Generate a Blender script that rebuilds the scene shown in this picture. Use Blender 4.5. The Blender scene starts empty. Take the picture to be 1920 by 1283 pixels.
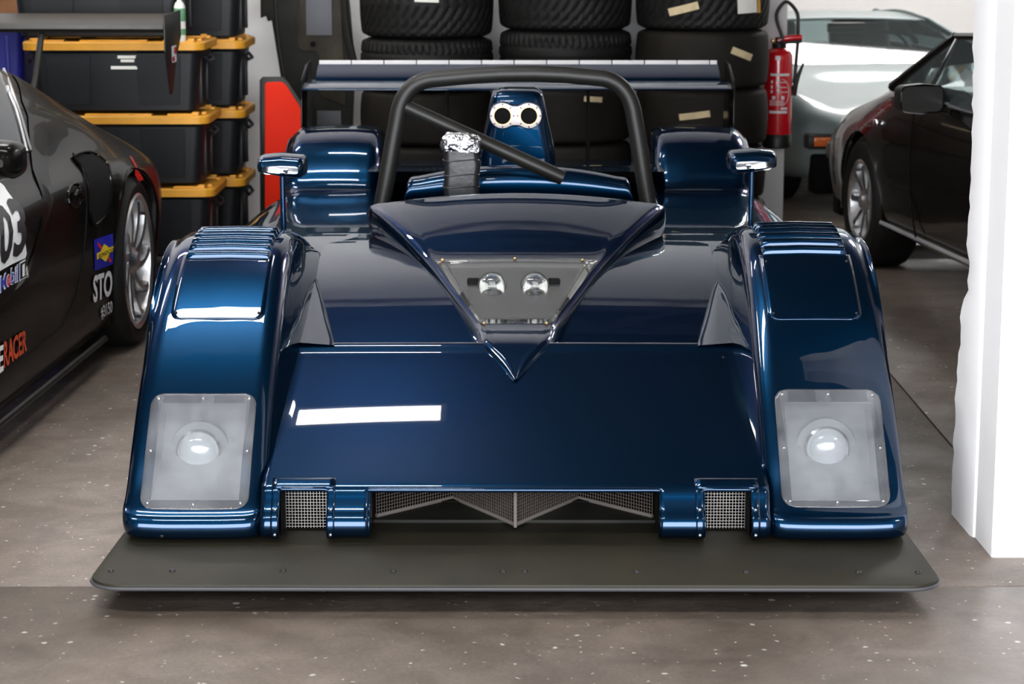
import bpy, bmesh, math, random
import numpy as np
from mathutils import Vector, Matrix
from mathutils.bvhtree import BVHTree
random.seed(7)
rng = np.random.default_rng(7)
S = bpy.context.scene
COL = S.collection
R = math.radians

# ------------------------------------------------------------------ camera
FX, TH, CZ = 4080.0, R(10.7), 1.6          # focal length in pixels of the 1920x1283 frame, pitch, height
cam_d = bpy.data.cameras.new('camera')
cam = bpy.data.objects.new('camera', cam_d)
COL.objects.link(cam)
cam.location = (0, 0, CZ)
cam.rotation_euler = (R(90) - TH, 0, 0)
cam_d.sensor_width = 36
cam_d.lens = 36 * FX / 1920
cam_d.dof.use_dof = True
cam_d.dof.focus_distance = 5.85
cam_d.dof.aperture_fstop = 7.0
cam_d.clip_end = 200
S.camera = cam

# ------------------------------------------------------------------ world, light, exposure
wd = bpy.data.worlds.new('overcast_sky')
S.world = wd
wd.use_nodes = True
wn = wd.node_tree.nodes
wn['Background'].inputs[0].default_value = (0.93, 0.96, 1.0, 1)
wn['Background'].inputs[1].default_value = 7.0
pd = bpy.data.lights.new('door_portal', 'AREA')           # sampling portal in the open garage door
pd.shape = 'RECTANGLE'
pd.size, pd.size_y = 9.0, 3.4
pd.cycles.is_portal = True
po = bpy.data.objects.new('door_portal', pd)
COL.objects.link(po)
po.location = (0.0, -0.95, 1.7)
po.rotation_euler = (R(90), 0, 0)
LAMP_W = 20.0                                              # radiance of the ceiling light panels
S.view_settings.view_transform = 'Standard'
S.view_settings.look = 'None'
S.view_settings.gamma = 1
S.view_settings.use_curve_mapping = False
S.view_settings.exposure = 0.85


# ------------------------------------------------------------------ pixel -> place
def ray(px, py):
    u, v = (px - 960) / FX, (641.5 - py) / FX
    return Vector((u, math.cos(TH) + v * math.sin(TH), -math.sin(TH) + v * math.cos(TH)))


def WY(px, py, Y):                          # where the sight line meets the plane y = Y
    d = ray(px, py)
    t = Y / d.y
    return Vector((d.x * t, Y, CZ + d.z * t))


def WZ(px, py, z):
    d = ray(px, py)
    t = (z - CZ) / d.z
    return Vector((d.x * t, d.y * t, z))


def row_of(Y, z):
    return 641.5 + FX * math.tan(math.atan2(CZ - z, Y) - TH)


# ------------------------------------------------------------------ materials
def mat(name, col, rough=0.5, metal=0.0, coat=0.0, coat_rough=0.03, spec=0.5, var=0.0, vscale=8.0,
        bump=0.0, bscale=60.0, emit=None, estr=0.0, alpha=1.0, trans=0.0, ior=1.5, bdist=0.01, col2=None):
    m = bpy.data.materials.new(name)
    m.use_nodes = True
    nt = m.node_tree
    p = nt.nodes['Principled BSDF']
    c = (col[0], col[1], col[2], 1)
    p.inputs['Base Color'].default_value = c
    p.inputs['Roughness'].default_value = rough
    p.inputs['Metallic'].default_value = metal
    p.inputs['Coat Weight'].default_value = coat
    p.inputs['Coat Roughness'].default_value = coat_rough
    p.inputs['Specular IOR Level'].default_value = spec
    p.inputs['Alpha'].default_value = alpha
    p.inputs['Transmission Weight'].default_value = trans
    p.inputs['IOR'].default_value = ior
    if emit:
        p.inputs['Emission Color'].default_value = (*emit, 1)
        p.inputs['Emission Strength'].default_value = estr
    if var > 0 or bump > 0:
        tc = nt.nodes.new('ShaderNodeTexCoord')
    if var > 0:
        n = nt.nodes.new('ShaderNodeTexNoise')
        n.inputs['Scale'].default_value = vscale
        n.inputs['Detail'].default_value = 6
        nt.links.new(tc.outputs['Object'], n.inputs['Vector'])
        r = nt.nodes.new('ShaderNodeValToRGB')
        r.color_ramp.elements[0].position = 0.3
        r.color_ramp.elements[1].position = 0.7
        lo = col2 or tuple(x * (1 - var) for x in col)
        r.color_ramp.elements[0].color = (*lo, 1)
        r.color_ramp.elements[1].color = (*(min(1, x * (1 + var)) for x in col), 1)
        nt.links.new(n.outputs['Fac'], r.inputs['Fac'])
        nt.links.new(r.outputs['Color'], p.inputs['Base Color'])
    if bump > 0:
        n2 = nt.nodes.new('ShaderNodeTexNoise')
        n2.inputs['Scale'].default_value = bscale
        n2.inputs['Detail'].default_value = 4
        nt.links.new(tc.outputs['Object'], n2.inputs['Vector'])
        b = nt.nodes.new('ShaderNodeBump')
        b.inputs['Strength'].default_value = bump
        b.inputs['Distance'].default_value = bdist
        nt.links.new(n2.outputs['Fac'], b.inputs['Height'])
        nt.links.new(b.outputs['Normal'], p.inputs['Normal'])
    return m


def glass_mat(name, tint, haze, rough=0.05, film=(0.6, 0.6, 0.62), fres=0.9):
    """thin clear pane: transparent + a share of dull film + reflection"""
    m = bpy.data.materials.new(name)
    m.use_nodes = True
    nt = m.node_tree
    for n in list(nt.nodes):
        nt.nodes.remove(n)
    o = nt.nodes.new('ShaderNodeOutputMaterial')
    t = nt.nodes.new('ShaderNodeBsdfTransparent')
    t.inputs[0].default_value = (*tint, 1)
    d = nt.nodes.new('ShaderNodeBsdfDiffuse')
    d.inputs[0].default_value = (*film, 1)
    g = nt.nodes.new('ShaderNodeBsdfGlossy')
    g.inputs['Roughness'].default_value = rough
    m1 = nt.nodes.new('ShaderNodeMixShader')
    m1.inputs[0].default_value = haze
    if haze > 0.1:
        tc = nt.nodes.new('ShaderNodeTexCoord')
        nz = nt.nodes.new('ShaderNodeTexNoise')
        nz.inputs['Scale'].default_value = 9
        nz.inputs['Detail'].default_value = 5
        nz.inputs['Distortion'].default_value = 0.6
        mp = nt.nodes.new('ShaderNodeMapRange')
        mp.inputs[1].default_value = 0.3
        mp.inputs[2].default_value = 0.75
        mp.inputs[3].default_value = haze * 0.6
        mp.inputs[4].default_value = min(1, haze * 1.45)
        nt.links.new(tc.outputs['Object'], nz.inputs['Vector'])
        nt.links.new(nz.outputs['Fac'], mp.inputs[0])
        nt.links.new(mp.outputs[0], m1.inputs[0])
    nt.links.new(t.outputs[0], m1.inputs[1])
    nt.links.new(d.outputs[0], m1.inputs[2])
    fr = nt.nodes.new('ShaderNodeFresnel')
    fr.inputs[0].default_value = 1.5
    mu = nt.nodes.new('ShaderNodeMath')
    mu.operation = 'MULTIPLY'
    mu.inputs[1].default_value = fres
    m2 = nt.nodes.new('ShaderNodeMixShader')
    nt.links.new(fr.outputs[0], mu.inputs[0])
    nt.links.new(mu.outputs[0], m2.inputs[0])
    nt.links.new(m1.outputs[0], m2.inputs[1])
    nt.links.new(g.outputs[0], m2.inputs[2])
    nt.links.new(m2.outputs[0], o.inputs[0])
    return m


M = {}
M['blue'] = mat('blue_metallic_paint', (0.0009, 0.024, 0.068), 0.30, 0.9, 1.0, 0.015)
M['blue'].node_tree.nodes['Principled BSDF'].inputs['Specular Tint'].default_value = (0.18, 0.37, 0.42, 1)   # dark edge colour of the flakes
M['black_paint'] = mat('black_gloss_paint', (0.004, 0.0035, 0.003), 0.25, 0, 0.15, 0.02, spec=0.06)
M['road_black'] = mat('black_road_car_paint', (0.006, 0.005, 0.004), 0.25, 0, 0.8, 0.03, spec=0.3)
M['matte_black'] = mat('satin_black_powder_coat', (0.012, 0.0115, 0.010), 0.42, spec=0.4, bump=0.06, bscale=400, bdist=0.002)
M['dark'] = mat('dark_cavity_black', (0.005, 0.005, 0.005), 0.8, spec=0.1)
M['splitter'] = mat('olive_black_composite', (0.018, 0.0155, 0.009), 0.55, spec=0.25, var=0.25, vscale=5, bump=0.05, bscale=80)
M['edge_grey'] = mat('worn_splitter_edge', (0.045, 0.045, 0.05), 0.5)
M['bolt'] = mat('dark_bolt_steel', (0.03, 0.03, 0.03), 0.4, 0.6)
M['chrome'] = mat('bright_chrome', (0.85, 0.85, 0.87), 0.12, 1.0)
M['alu'] = mat('brushed_aluminium', (0.62, 0.62, 0.63), 0.35, 1.0, bump=0.05, bscale=150)
M['pale_flange'] = mat('pale_metal_flange', (0.80, 0.74, 0.72), 0.45, 0.2)
M['brass'] = mat('brass_ring', (0.75, 0.5, 0.25), 0.3, 1.0)
M['rust_bolt'] = mat('rusty_bolt_head', (0.16, 0.03, 0.02), 0.6)
M['bucket'] = mat('grey_headlight_bucket', (0.27, 0.275, 0.29), 0.5, var=0.2, vscale=14)
M['lamp_glass'] = mat('lamp_lens_glass', (0.85, 0.87, 0.89), 0.12, 0.15, 1.0)
M['cover'] = glass_mat('scuffed_clear_plastic', (0.88, 0.89, 0.90), 0.17, 0.12, (0.5, 0.51, 0.53))
M['spot_glass'] = glass_mat('spot_lamp_glass', (0.92, 0.92, 0.9), 0.05, 0.02)
M['clear'] = glass_mat('clear_window_plastic', (0.90, 0.90, 0.88), 0.03, 0.02, (0.3, 0.3, 0.3), 0.55)
M['car_glass'] = glass_mat('green_tinted_car_glass', (0.66, 0.76, 0.76), 0.07, 0.02, (0.5, 0.6, 0.6), 1.0)
M['wire'] = mat('galvanised_wire', (0.42, 0.40, 0.38), 0.4, 0.7)
M['brown_wire'] = mat('dusty_screen_wire', (0.11, 0.09, 0.08), 0.6, 0.2)
M['screen_edge'] = mat('pale_screen_edging', (0.13, 0.112, 0.10), 0.7)
M['tape'] = mat('black_gaffer_tape', (0.014, 0.014, 0.016), 0.33, bump=0.35, bscale=30, bdist=0.004)
M['foil'] = mat('crumpled_silver_foil', (0.75, 0.75, 0.78), 0.18, 1.0, bump=0.9, bscale=28, bdist=0.02)
M['wing_strip'] = mat('pale_grey_gurney_strip', (0.62, 0.60, 0.60), 0.5)
M['rubber'] = mat('tyre_rubber', (0.008, 0.0075, 0.007), 0.6, spec=0.25, var=0.3, vscale=6, bump=0.12, bscale=40, bdist=0.004)
M['rubber_worn'] = mat('worn_slick_rubber', (0.012, 0.010, 0.0075), 0.7, spec=0.2, var=0.45, vscale=4, bump=0.3, bscale=30, bdist=0.004)
M['masking'] = mat('masking_tape', (0.62, 0.50, 0.30), 0.7, var=0.15, vscale=30)
M['paper'] = mat('white_paper_label', (0.8, 0.78, 0.72), 0.7)
M['yellow'] = mat('yellow_bin_lid_plastic', (0.72, 0.33, 0.025), 0.45, var=0.12, vscale=9, bump=0.05)
M['bin'] = mat('black_bin_plastic', (0.007, 0.008, 0.010), 0.45, spec=0.35, bump=0.10, bscale=180, bdist=0.003)
M['blue_crate'] = mat('deep_blue_plastic', (0.006, 0.010, 0.20), 0.5)
M['card'] = mat('brown_cardboard', (0.28, 0.12, 0.05), 0.8, var=0.1)
M['red'] = mat('red_gelcoat', (0.86, 0.030, 0.010), 0.6, spec=0.12)
M['red_ext'] = mat('red_enamel', (0.62, 0.008, 0.016), 0.25, 0, 0.6)
M['red_lamp'] = mat('red_lamp_plastic', (0.55, 0.01, 0.01), 0.2, 0, 0.6)
M['orange'] = mat('amber_indicator_plastic', (0.75, 0.16, 0.02), 0.25, 0, 0.5)
M['white_print'] = mat('white_print', (0.78, 0.78, 0.78), 0.5)
M['print_black'] = mat('black_print', (0.01, 0.01, 0.012), 0.4)
M['print_blue'] = mat('blue_print', (0.008, 0.012, 0.36), 0.4)
M['print_navy'] = mat('navy_print', (0.02, 0.04, 0.30), 0.4)
M['print_red'] = mat('red_print', (0.55, 0.02, 0.03), 0.4)
M['print_yellow'] = mat('yellow_print', (0.85, 0.60, 0.01), 0.4)
M['print_orange'] = mat('orange_red_print', (0.62, 0.07, 0.02), 0.4)
M['silver_paint'] = mat('silver_green_paint', (0.15, 0.19, 0.195), 0.5, 0.3, 0.4, 0.10)
M['carbon'] = mat('dark_carbon_sheet', (0.010, 0.010, 0.008), 0.6, spec=0.2, var=0.5, vscale=5)
M['rusty_plate'] = mat('dirty_olive_plate', (0.032, 0.028, 0.018), 0.6, spec=0.2, var=0.5, vscale=9, col2=(0.016, 0.012, 0.009))
M['grille'] = mat('grey_ribbed_matrix', (0.09, 0.09, 0.10), 0.5, 0.4)
M['white_wall'] = mat('white_wall_paint', (0.80, 0.79, 0.785), 0.75, var=0.03, vscale=2, bump=0.08, bscale=25)
M['pier'] = mat('white_pier_paint', (0.86, 0.85, 0.86), 0.7, bump=0.12, bscale=14)
M['ceiling'] = mat('grey_ceiling_sheet', (0.045, 0.043, 0.045), 0.8, var=0.05, vscale=1)
M['truss'] = mat('blue_grey_truss_steel', (0.04, 0.045, 0.07), 0.5)
M['plaster'] = mat('broken_plaster', (0.55, 0.53, 0.50), 0.9, bump=0.4, bscale=40)
M['lamp'] = mat('light_panel_diffuser', (0.9, 0.9, 0.9), 0.6, emit=(1.0, 0.985, 0.96), estr=LAMP_W)
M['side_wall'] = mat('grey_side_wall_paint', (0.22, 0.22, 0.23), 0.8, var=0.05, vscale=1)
M['far_lamp'] = mat('far_light_panel_diffuser', (0.9, 0.9, 0.9), 0.6, emit=(1.0, 0.985, 0.96), estr=LAMP_W * 0.65)
M['tan'] = mat('tan_leather', (0.42, 0.35, 0.26), 0.6)
M['plastic_grey'] = mat('grey_plastic', (0.30, 0.30, 0.32), 0.5)
M['green_print'] = mat('green_label', (0.12, 0.32, 0.16), 0.5)


def floor_mat():
    m = bpy.data.materials.new('worn_brown_concrete')
    m.use_nodes = True
    nt = m.node_tree
    p = nt.nodes['Principled BSDF']
    L = nt.links.new
    tc = nt.nodes.new('ShaderNodeTexCoord')
    geo = nt.nodes.new('ShaderNodeNewGeometry')

    def noise(sc, det, dist=0.0):
        n = nt.nodes.new('ShaderNodeTexNoise')
        n.inputs['Scale'].default_value = sc
        n.inputs['Detail'].default_value = det
        n.inputs['Distortion'].default_value = dist
        L(geo.outputs['Position'], n.inputs['Vector'])
        return n

    def ramp(src, stops):
        r = nt.nodes.new('ShaderNodeValToRGB')
        e = r.color_ramp.elements
        e[0].position, e[0].color = stops[0][0], (*stops[0][1], 1)
        e[1].position, e[1].color = stops[-1][0], (*stops[-1][1], 1)
        for s in stops[1:-1]:
            k = e.new(s[0])
            k.color = (*s[1], 1)
        L(src, r.inputs['Fac'])
        return r

    def mix(fac, a, b, mode='MIX'):
        x = nt.nodes.new('ShaderNodeMix')
        x.data_type = 'RGBA'
        x.blend_type = mode
        if hasattr(fac, 'is_output'):
            L(fac, x.inputs[0])
        else:
            x.inputs[0].default_value = fac
        L(a, x.inputs[6])
        if hasattr(b, 'is_output'):
            L(b, x.inputs[7])
        else:
            x.inputs[7].default_value = (*b, 1)
        return x.outputs[2]

    big = ramp(noise(0.9, 8, 0.4).outputs['Fac'], [(0.3, (0.130, 0.101, 0.081)), (0.7, (0.270, 0.216, 0.180))])
    mid = ramp(noise(7, 8, 0.8).outputs['Fac'], [(0.35, (0.62, 0.60, 0.58)), (0.65, (1.0, 1.0, 1.0))])
    c = mix(0.8, big.outputs[0], mid.outputs[0], 'MULTIPLY')
    fine = ramp(noise(90, 4).outputs['Fac'], [(0.35, (0.75, 0.75, 0.75)), (0.65, (1.1, 1.1, 1.1))])
    c = mix(0.6, c, fine.outputs[0], 'MULTIPLY')
    # flecks of dropped paint
    for sc, lo, hi, colr in ((17, 0.15, 0.09, (0.62, 0.60, 0.55)), (42, 0.17, 0.11, (0.62, 0.60, 0.56))):
        v = nt.nodes.new('ShaderNodeTexVoronoi')
        v.inputs['Scale'].default_value = sc
        v.inputs['Randomness'].default_value = 1
        ds = noise(sc * 2, 3)
        ad = nt.nodes.new('ShaderNodeVectorMath')
        ad.operation = 'MULTIPLY_ADD'
        L(ds.outputs['Color'], ad.inputs[0])
        ad.inputs[1].default_value = (0.02, 0.02, 0.02)
        L(geo.outputs['Position'], ad.inputs[2])
        L(ad.outputs[0], v.inputs['Vector'])
        d = ramp(v.outputs['Distance'], [(hi, (1, 1, 1)), (lo, (0, 0, 0))])
        sep = nt.nodes.new('ShaderNodeSeparateColor')
        L(v.outputs['Color'], sep.inputs[0])
        pick = ramp(sep.outputs[0], [(0.70, (0, 0, 0)), (0.74, (1, 1, 1))])
        fac = nt.nodes.new('ShaderNodeMath')
        fac.operation = 'MULTIPLY'
        L(d.outputs[0], fac.inputs[0])
        L(pick.outputs[0], fac.inputs[1])
        c = mix(fac.outputs[0], c, colr)
    L(c, p.inputs['Base Color'])
    rr = ramp(noise(3, 6).outputs['Fac'], [(0.3, (0.34, 0.34, 0.34)), (0.7, (0.6, 0.6, 0.6))])
    L(rr.outputs[0], p.inputs['Roughness'])
    b = nt.nodes.new('ShaderNodeBump')
    b.inputs['Strength'].default_value = 0.25
    b.inputs['Distance'].default_value = 0.006
    L(noise(45, 8).outputs['Fac'], b.inputs['Height'])
    L(b.outputs['Normal'], p.inputs['Normal'])
    return m


M['floor'] = floor_mat()

# ------------------------------------------------------------------ object helpers
INV = {}


def link(name, me, m, parent=None):
    o = bpy.data.objects.new(name, me)
    COL.objects.link(o)
    if m is not None:
        me.materials.append(M[m] if isinstance(m, str) else m)
    if parent is not None:
        o.parent = parent
        INV[o.name] = INV.get(parent.name, Matrix.Identity(4))
    return o


def mesh(name, V, F, m, parent=None, smooth=True, sharp=40):
    me = bpy.data.meshes.new(name)
    if parent is not None:
        I = INV.get(parent.name, Matrix.Identity(4))
        V = [I @ Vector(v) for v in V]
    me.from_pydata([tuple(v) for v in V], [], F)
    me.update()
    if smooth:
        me.polygons.foreach_set('use_smooth', [True] * len(me.polygons))
        me.set_sharp_from_angle(angle=R(sharp))
    return link(name, me, m, parent)


def bm_obj(name, bm, m, parent=None, smooth=True, sharp=40):
    me = bpy.data.meshes.new(name)
    if parent is not None:
        bmesh.ops.transform(bm, matrix=INV.get(parent.name, Matrix.Identity(4)), verts=bm.verts)
    bmesh.ops.recalc_face_normals(bm, faces=bm.faces)
    bm.to_mesh(me)
    bm.free()
    if smooth:
        me.polygons.foreach_set('use_smooth', [True] * len(me.polygons))
        me.set_sharp_from_angle(angle=R(sharp))
    return link(name, me, m, parent)


def tag(o, label, cat, group=None):
    o['label'] = label
    o['category'] = cat
    if group:
        o['group'] = group
    return o


def thing(name, label, cat, loc=(0, 0, 0), rotz=0.0, group=None, local=False):
    o = bpy.data.objects.new(name, None)
    o.empty_display_size = 0.1
    COL.objects.link(o)
    o.location = loc
    o.rotation_euler = (0, 0, rotz)
    INV[o.name] = Matrix.Identity(4) if local else (Matrix.Translation(Vector(loc)) @ Matrix.Rotation(rotz, 4, 'Z')).inverted()
    return tag(o, label, cat, group)


def struct(o):
    o['kind'] = 'structure'
    return o


def dup(root, loc, rotz=0.0, label=None, group=None):
    r = root.copy()
    COL.objects.link(r)
    r.location = loc
    r.rotation_euler = (0, 0, rotz)
    if label:
        r['label'] = label
    if group:
        r['group'] = group
    for ch in [c for c in bpy.data.objects if c.parent == root]:
        c2 = ch.copy()
        COL.objects.link(c2)
        c2.parent = r
        for g in [c for c in bpy.data.objects if c.parent == ch]:
            g2 = g.copy()
            COL.objects.link(g2)
            g2.parent = c2
    return r


def box(name, c, size, m, parent=None, bev=0.004, seg=2, rot=None):
    bm = bmesh.new()
    bmesh.ops.create_cube(bm, size=1)
    bmesh.ops.scale(bm, vec=size, verts=bm.verts)
    if bev > 0:
        bmesh.ops.bevel(bm, geom=bm.edges[:] + bm.verts[:], offset=min(bev, min(size) * 0.45), segments=seg, affect='EDGES', profile=0.5)
    if rot is not None:
        bmesh.ops.rotate(bm, cent=(0, 0, 0), matrix=rot, verts=bm.verts)
    bmesh.ops.translate(bm, vec=c, verts=bm.verts)
    return bm_obj(name, bm, m, parent)


def span(name, x0, x1, y0, y1, z0, z1, m, parent=None, bev=0.0):
    return box(name, ((x0 + x1) / 2, (y0 + y1) / 2, (z0 + z1) / 2), (abs(x1 - x0), abs(y1 - y0), abs(z1 - z0)), m, parent, bev)


def hermite(P, k):
    """smooth resampling along axis 0 through every control point; k samples per segment"""
    P = np.asarray(P, float)
    n = len(P)
    ks = [k] * (n - 1) if isinstance(k, int) else list(k)
    d = np.linalg.norm(np.diff(P, axis=0).reshape(n - 1, -1, P.shape[-1]), axis=2).mean(1) + 1e-6
    m = np.zeros_like(P)
    sl = np.diff(P, axis=0) / d.reshape((-1,) + (1,) * (P.ndim - 1))
    m[0], m[-1] = sl[0], sl[-1]
    for i in range(1, n - 1):
        m[i] = (sl[i - 1] * d[i] + sl[i] * d[i - 1]) / (d[i] + d[i - 1])
    out = []
    for i in range(n - 1):
        for j in range(ks[i]):
            s = j / ks[i]
            a, b, c, e = 2 * s**3 - 3 * s**2 + 1, s**3 - 2 * s**2 + s, -2 * s**3 + 3 * s**2, s**3 - s**2
            out.append(a * P[i] + b * d[i] * m[i] + c * P[i + 1] + e * d[i] * m[i + 1])
    out.append(P[-1])
    return np.array(out)


def net(P, ku, kv):
    G = hermite(np.asarray(P, float), ku)
    return hermite(G.transpose(1, 0, 2), kv).transpose(1, 0, 2)


def grid(name, G, m, parent=None, keep=None, flip=False, close_u=False, close_v=False, thick=0.0, sharp=40):
    G = np.asarray(G, float)
    nu, nv = G.shape[:2]
    F = []
    for i in range(nu if close_u else nu - 1):
        for j in range(nv if close_v else nv - 1):
            i2, j2 = (i + 1) % nu, (j + 1) % nv
            if keep is not None and not keep((G[i, j] + G[i2, j] + G[i2, j2] + G[i, j2]) / 4, i, j):
                continue
            f = (i * nv + j, i * nv + j2, i2 * nv + j2, i2 * nv + j)
            F.append(f[::-1] if flip else f)
    used = sorted({v for f in F for v in f})
    mp = {v: k for k, v in enumerate(used)}
    V = G.reshape(-1, 3)[used]
    o = mesh(name, V, [tuple(mp[v] for v in f) for f in F], m, parent, True, sharp)
    if thick:
        md = o.modifiers.new('thickness', 'SOLIDIFY')
        md.thickness = abs(thick)
        md.offset = -1 if thick > 0 else 1
    return o


def tube(name, pts, r, m, parent=None, n=14, closed=False, smooth_k=0, caps=True):
    P = np.array([tuple(p) for p in pts], float)
    if smooth_k:
        P = hermite(P, smooth_k)
    rs = np.full(len(P), r) if np.isscalar(r) else np.interp(np.linspace(0, 1, len(P)), np.linspace(0, 1, len(r)), r)
    T = np.gradient(P, axis=0)
    T /= np.linalg.norm(T, axis=1)[:, None] + 1e-12
    a = np.array([0, 0, 1.0]) if abs(T[0][2]) < 0.9 else np.array([1.0, 0, 0])
    nrm = np.cross(T[0], a)
    nrm /= np.linalg.norm(nrm)
    V, F = [], []
    for i, p in enumerate(P):
        nrm = nrm - T[i] * np.dot(nrm, T[i])
        nrm /= np.linalg.norm(nrm)
        b = np.cross(T[i], nrm)
        for q in range(n):
            th = 2 * math.pi * q / n
            V.append(p + rs[i] * (math.cos(th) * nrm + math.sin(th) * b))
    for i in range(len(P) - 1):
        for q in range(n):
            F.append((i * n + q, i * n + (q + 1) % n, (i + 1) * n + (q + 1) % n, (i + 1) * n + q))
    if caps:
        F.append(tuple(range(n))[::-1])
        F.append(tuple((len(P) - 1) * n + q for q in range(n)))
    return mesh(name, V, F, m, parent)


def lathe(name, prof, m, parent=None, n=32, center=(0, 0, 0), axis=(0, 0, 1), sharp=35, close=False):
    """profile of (radius, height) spun about an axis through center"""
    q = Vector((0, 0, 1)).rotation_difference(Vector(axis).normalized()).to_matrix()
    V, F = [], []
    for (r, h) in prof:
        for k in range(n):
            th = 2 * math.pi * k / n
            V.append(q @ Vector((r * math.cos(th), r * math.sin(th), h)) + Vector(center))
    for i in range(len(prof) - 1):
        for k in range(n):
            F.append((i * n + k, i * n + (k + 1) % n, (i + 1) * n + (k + 1) % n, (i + 1) * n + k))
    if close:
        for k in range(n):
            i = len(prof) - 1
            F.append((i * n + k, i * n + (k + 1) % n, (k + 1) % n, k))
    return mesh(name, V, F, m, parent, True, sharp)


def prism(name, poly, origin, ax, ay, depth, m, parent=None, bev=0.0, seg=2):
    """2-D outline set in the plane origin+ax*u+ay*v, pushed along ax x ay by depth"""
    ax, ay, o = Vector(ax), Vector(ay), Vector(origin)
    nrm = ax.cross(ay).normalized()
    bm = bmesh.new()
    vs = [bm.verts.new(o + ax * u + ay * v) for u, v in poly]
    f = bm.faces.new(vs)
    ex = bmesh.ops.extrude_face_region(bm, geom=[f])
    bmesh.ops.translate(bm, vec=nrm * depth, verts=[g for g in ex['geom'] if isinstance(g, bmesh.types.BMVert)])
    if bev:
        bmesh.ops.bevel(bm, geom=bm.edges[:], offset=bev, segments=seg, affect='EDGES', profile=0.5)
    return bm_obj(name, bm, m, parent)


def rrect(w, h, r, k=5):
    out = []
    for cx, cy, a0 in ((w / 2 - r, h / 2 - r, 0), (-w / 2 + r, h / 2 - r, 90), (-w / 2 + r, -h / 2 + r, 180), (w / 2 - r, -h / 2 + r, 270)):
        for i in range(k + 1):
            a = R(a0 + 90 * i / k)
            out.append((cx + r * math.cos(a), cy + r * math.sin(a)))
    return out


def circle2(cx, cy, r, n=24, ry=None):
    return [(cx + r * math.cos(2 * math.pi * i / n), cy + (ry or r) * math.sin(2 * math.pi * i / n)) for i in range(n)]


def ball(name, c, r, m, parent=None, scale=(1, 1, 1), seg=10):
    bm = bmesh.new()
    bmesh.ops.create_uvsphere(bm, u_segments=seg, v_segments=max(4, seg // 2), radius=r)
    bmesh.ops.scale(bm, vec=scale, verts=bm.verts)
    bmesh.ops.translate(bm, vec=c, verts=bm.verts)
    return bm_obj(name, bm, m, parent)


def text_geo(body, offset=0.0, shear=0.0):
    cu = bpy.data.curves.new('lettering', 'FONT')
    cu.body = body
    cu.offset = offset
    cu.shear = shear
    cu.resolution_u = 3
    ob = bpy.data.objects.new('lettering', cu)
    COL.objects.link(ob)
    bpy.context.view_layer.update()
    me = bpy.data.meshes.new_from_object(ob.evaluated_get(bpy.context.evaluated_depsgraph_get()))
    V = np.array([v.co[:] for v in me.vertices])
    F = [tuple(p.vertices) for p in me.polygons]
    bpy.data.objects.remove(ob)
    bpy.data.curves.remove(cu)
    bpy.data.meshes.remove(me)
    lo, hi = V.min(0), V.max(0)
    V = (V - lo)[:, :2] / (hi - lo)[:2]
    return V, F                                  # normalised to the unit square

# ================================================================== the garage
CEIL = 4.6
floor = struct(span('floor', -8, 9, -3, 20, -0.12, -0.03, 'plaster'))
xj, yj = [-8, -3.6, 1.39, 6.4, 9], [-3, 0.2, 5.2, 10.6, 15.6, 20]
for i in range(len(xj) - 1):
    for j in range(len(yj) - 1):
        g = 0.003
        span('concrete_slab', xj[i] + g, xj[i + 1] - g, yj[j] + g, yj[j + 1] - g, -0.03, 0.0, 'floor', floor, 0.002)
struct(span('ceiling', -8, 9, -1, 20, CEIL, CEIL + 0.1, 'ceiling'))
struct(span('wall_left', -8.1, -8, -1, 20, 0, CEIL, 'side_wall'))
struct(span('wall_right', 5.4, 5.5, -1, 8, 0, CEIL, 'side_wall'))
struct(span('wall_right_rear', 5.4, 5.5, 8, 20, 0, CEIL, 'white_wall'))
struct(span('wall_far', -8, 9, 20, 20.1, 0, CEIL, 'white_wall'))
struct(span('wall_back', -8, 1.43, 11.42, 11.62, 0, CEIL, 'white_wall'))
fw = struct(span('wall_front', -8, -4.5, -1.1, -1, 0, CEIL, 'side_wall'))
span('right_panel', 4.5, 5.5, -1.1, -1, 0, CEIL, 'side_wall', fw)
span('lintel', -4.5, 4.5, -1.1, -1, 3.4, CEIL, 'side_wall', fw)
# ceiling trusses
for k, ty in enumerate((2.6, 6.0, 10.9)):
    V, F = [], []

    def bar(a, b, w=0.035):
        a, b = Vector(a), Vector(b)
        d = (b - a).normalized()
        u = Vector((0, 1, 0))
        v = d.cross(u).normalized()
        n0 = len(V)
        for p in (a, b):
            for su, sv in ((-1, -1), (1, -1), (1, 1), (-1, 1)):
                V.append(p + u * su * w + v * sv * w)
        for q in range(4):
            F.append((n0 + q, n0 + (q + 1) % 4, n0 + 4 + (q + 1) % 4, n0 + 4 + q))
        F.append((n0, n0 + 1, n0 + 2, n0 + 3))
        F.append((n0 + 4, n0 + 5, n0 + 6, n0 + 7))
    bar((-8, ty, CEIL - 0.06), (9, ty, CEIL - 0.06), 0.05)
    bar((-8, ty, CEIL - 0.52), (9, ty, CEIL - 0.52), 0.05)
    x, up = -7.9, True
    while x < 8.4:
        bar((x, ty, CEIL - (0.52 if up else 0.06)), (x + 0.5, ty, CEIL - (0.06 if up else 0.52)))
        x += 0.5
        up = not up
    struct(mesh('trim_%d' % (k + 1), V, F, 'truss', smooth=False))


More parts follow.
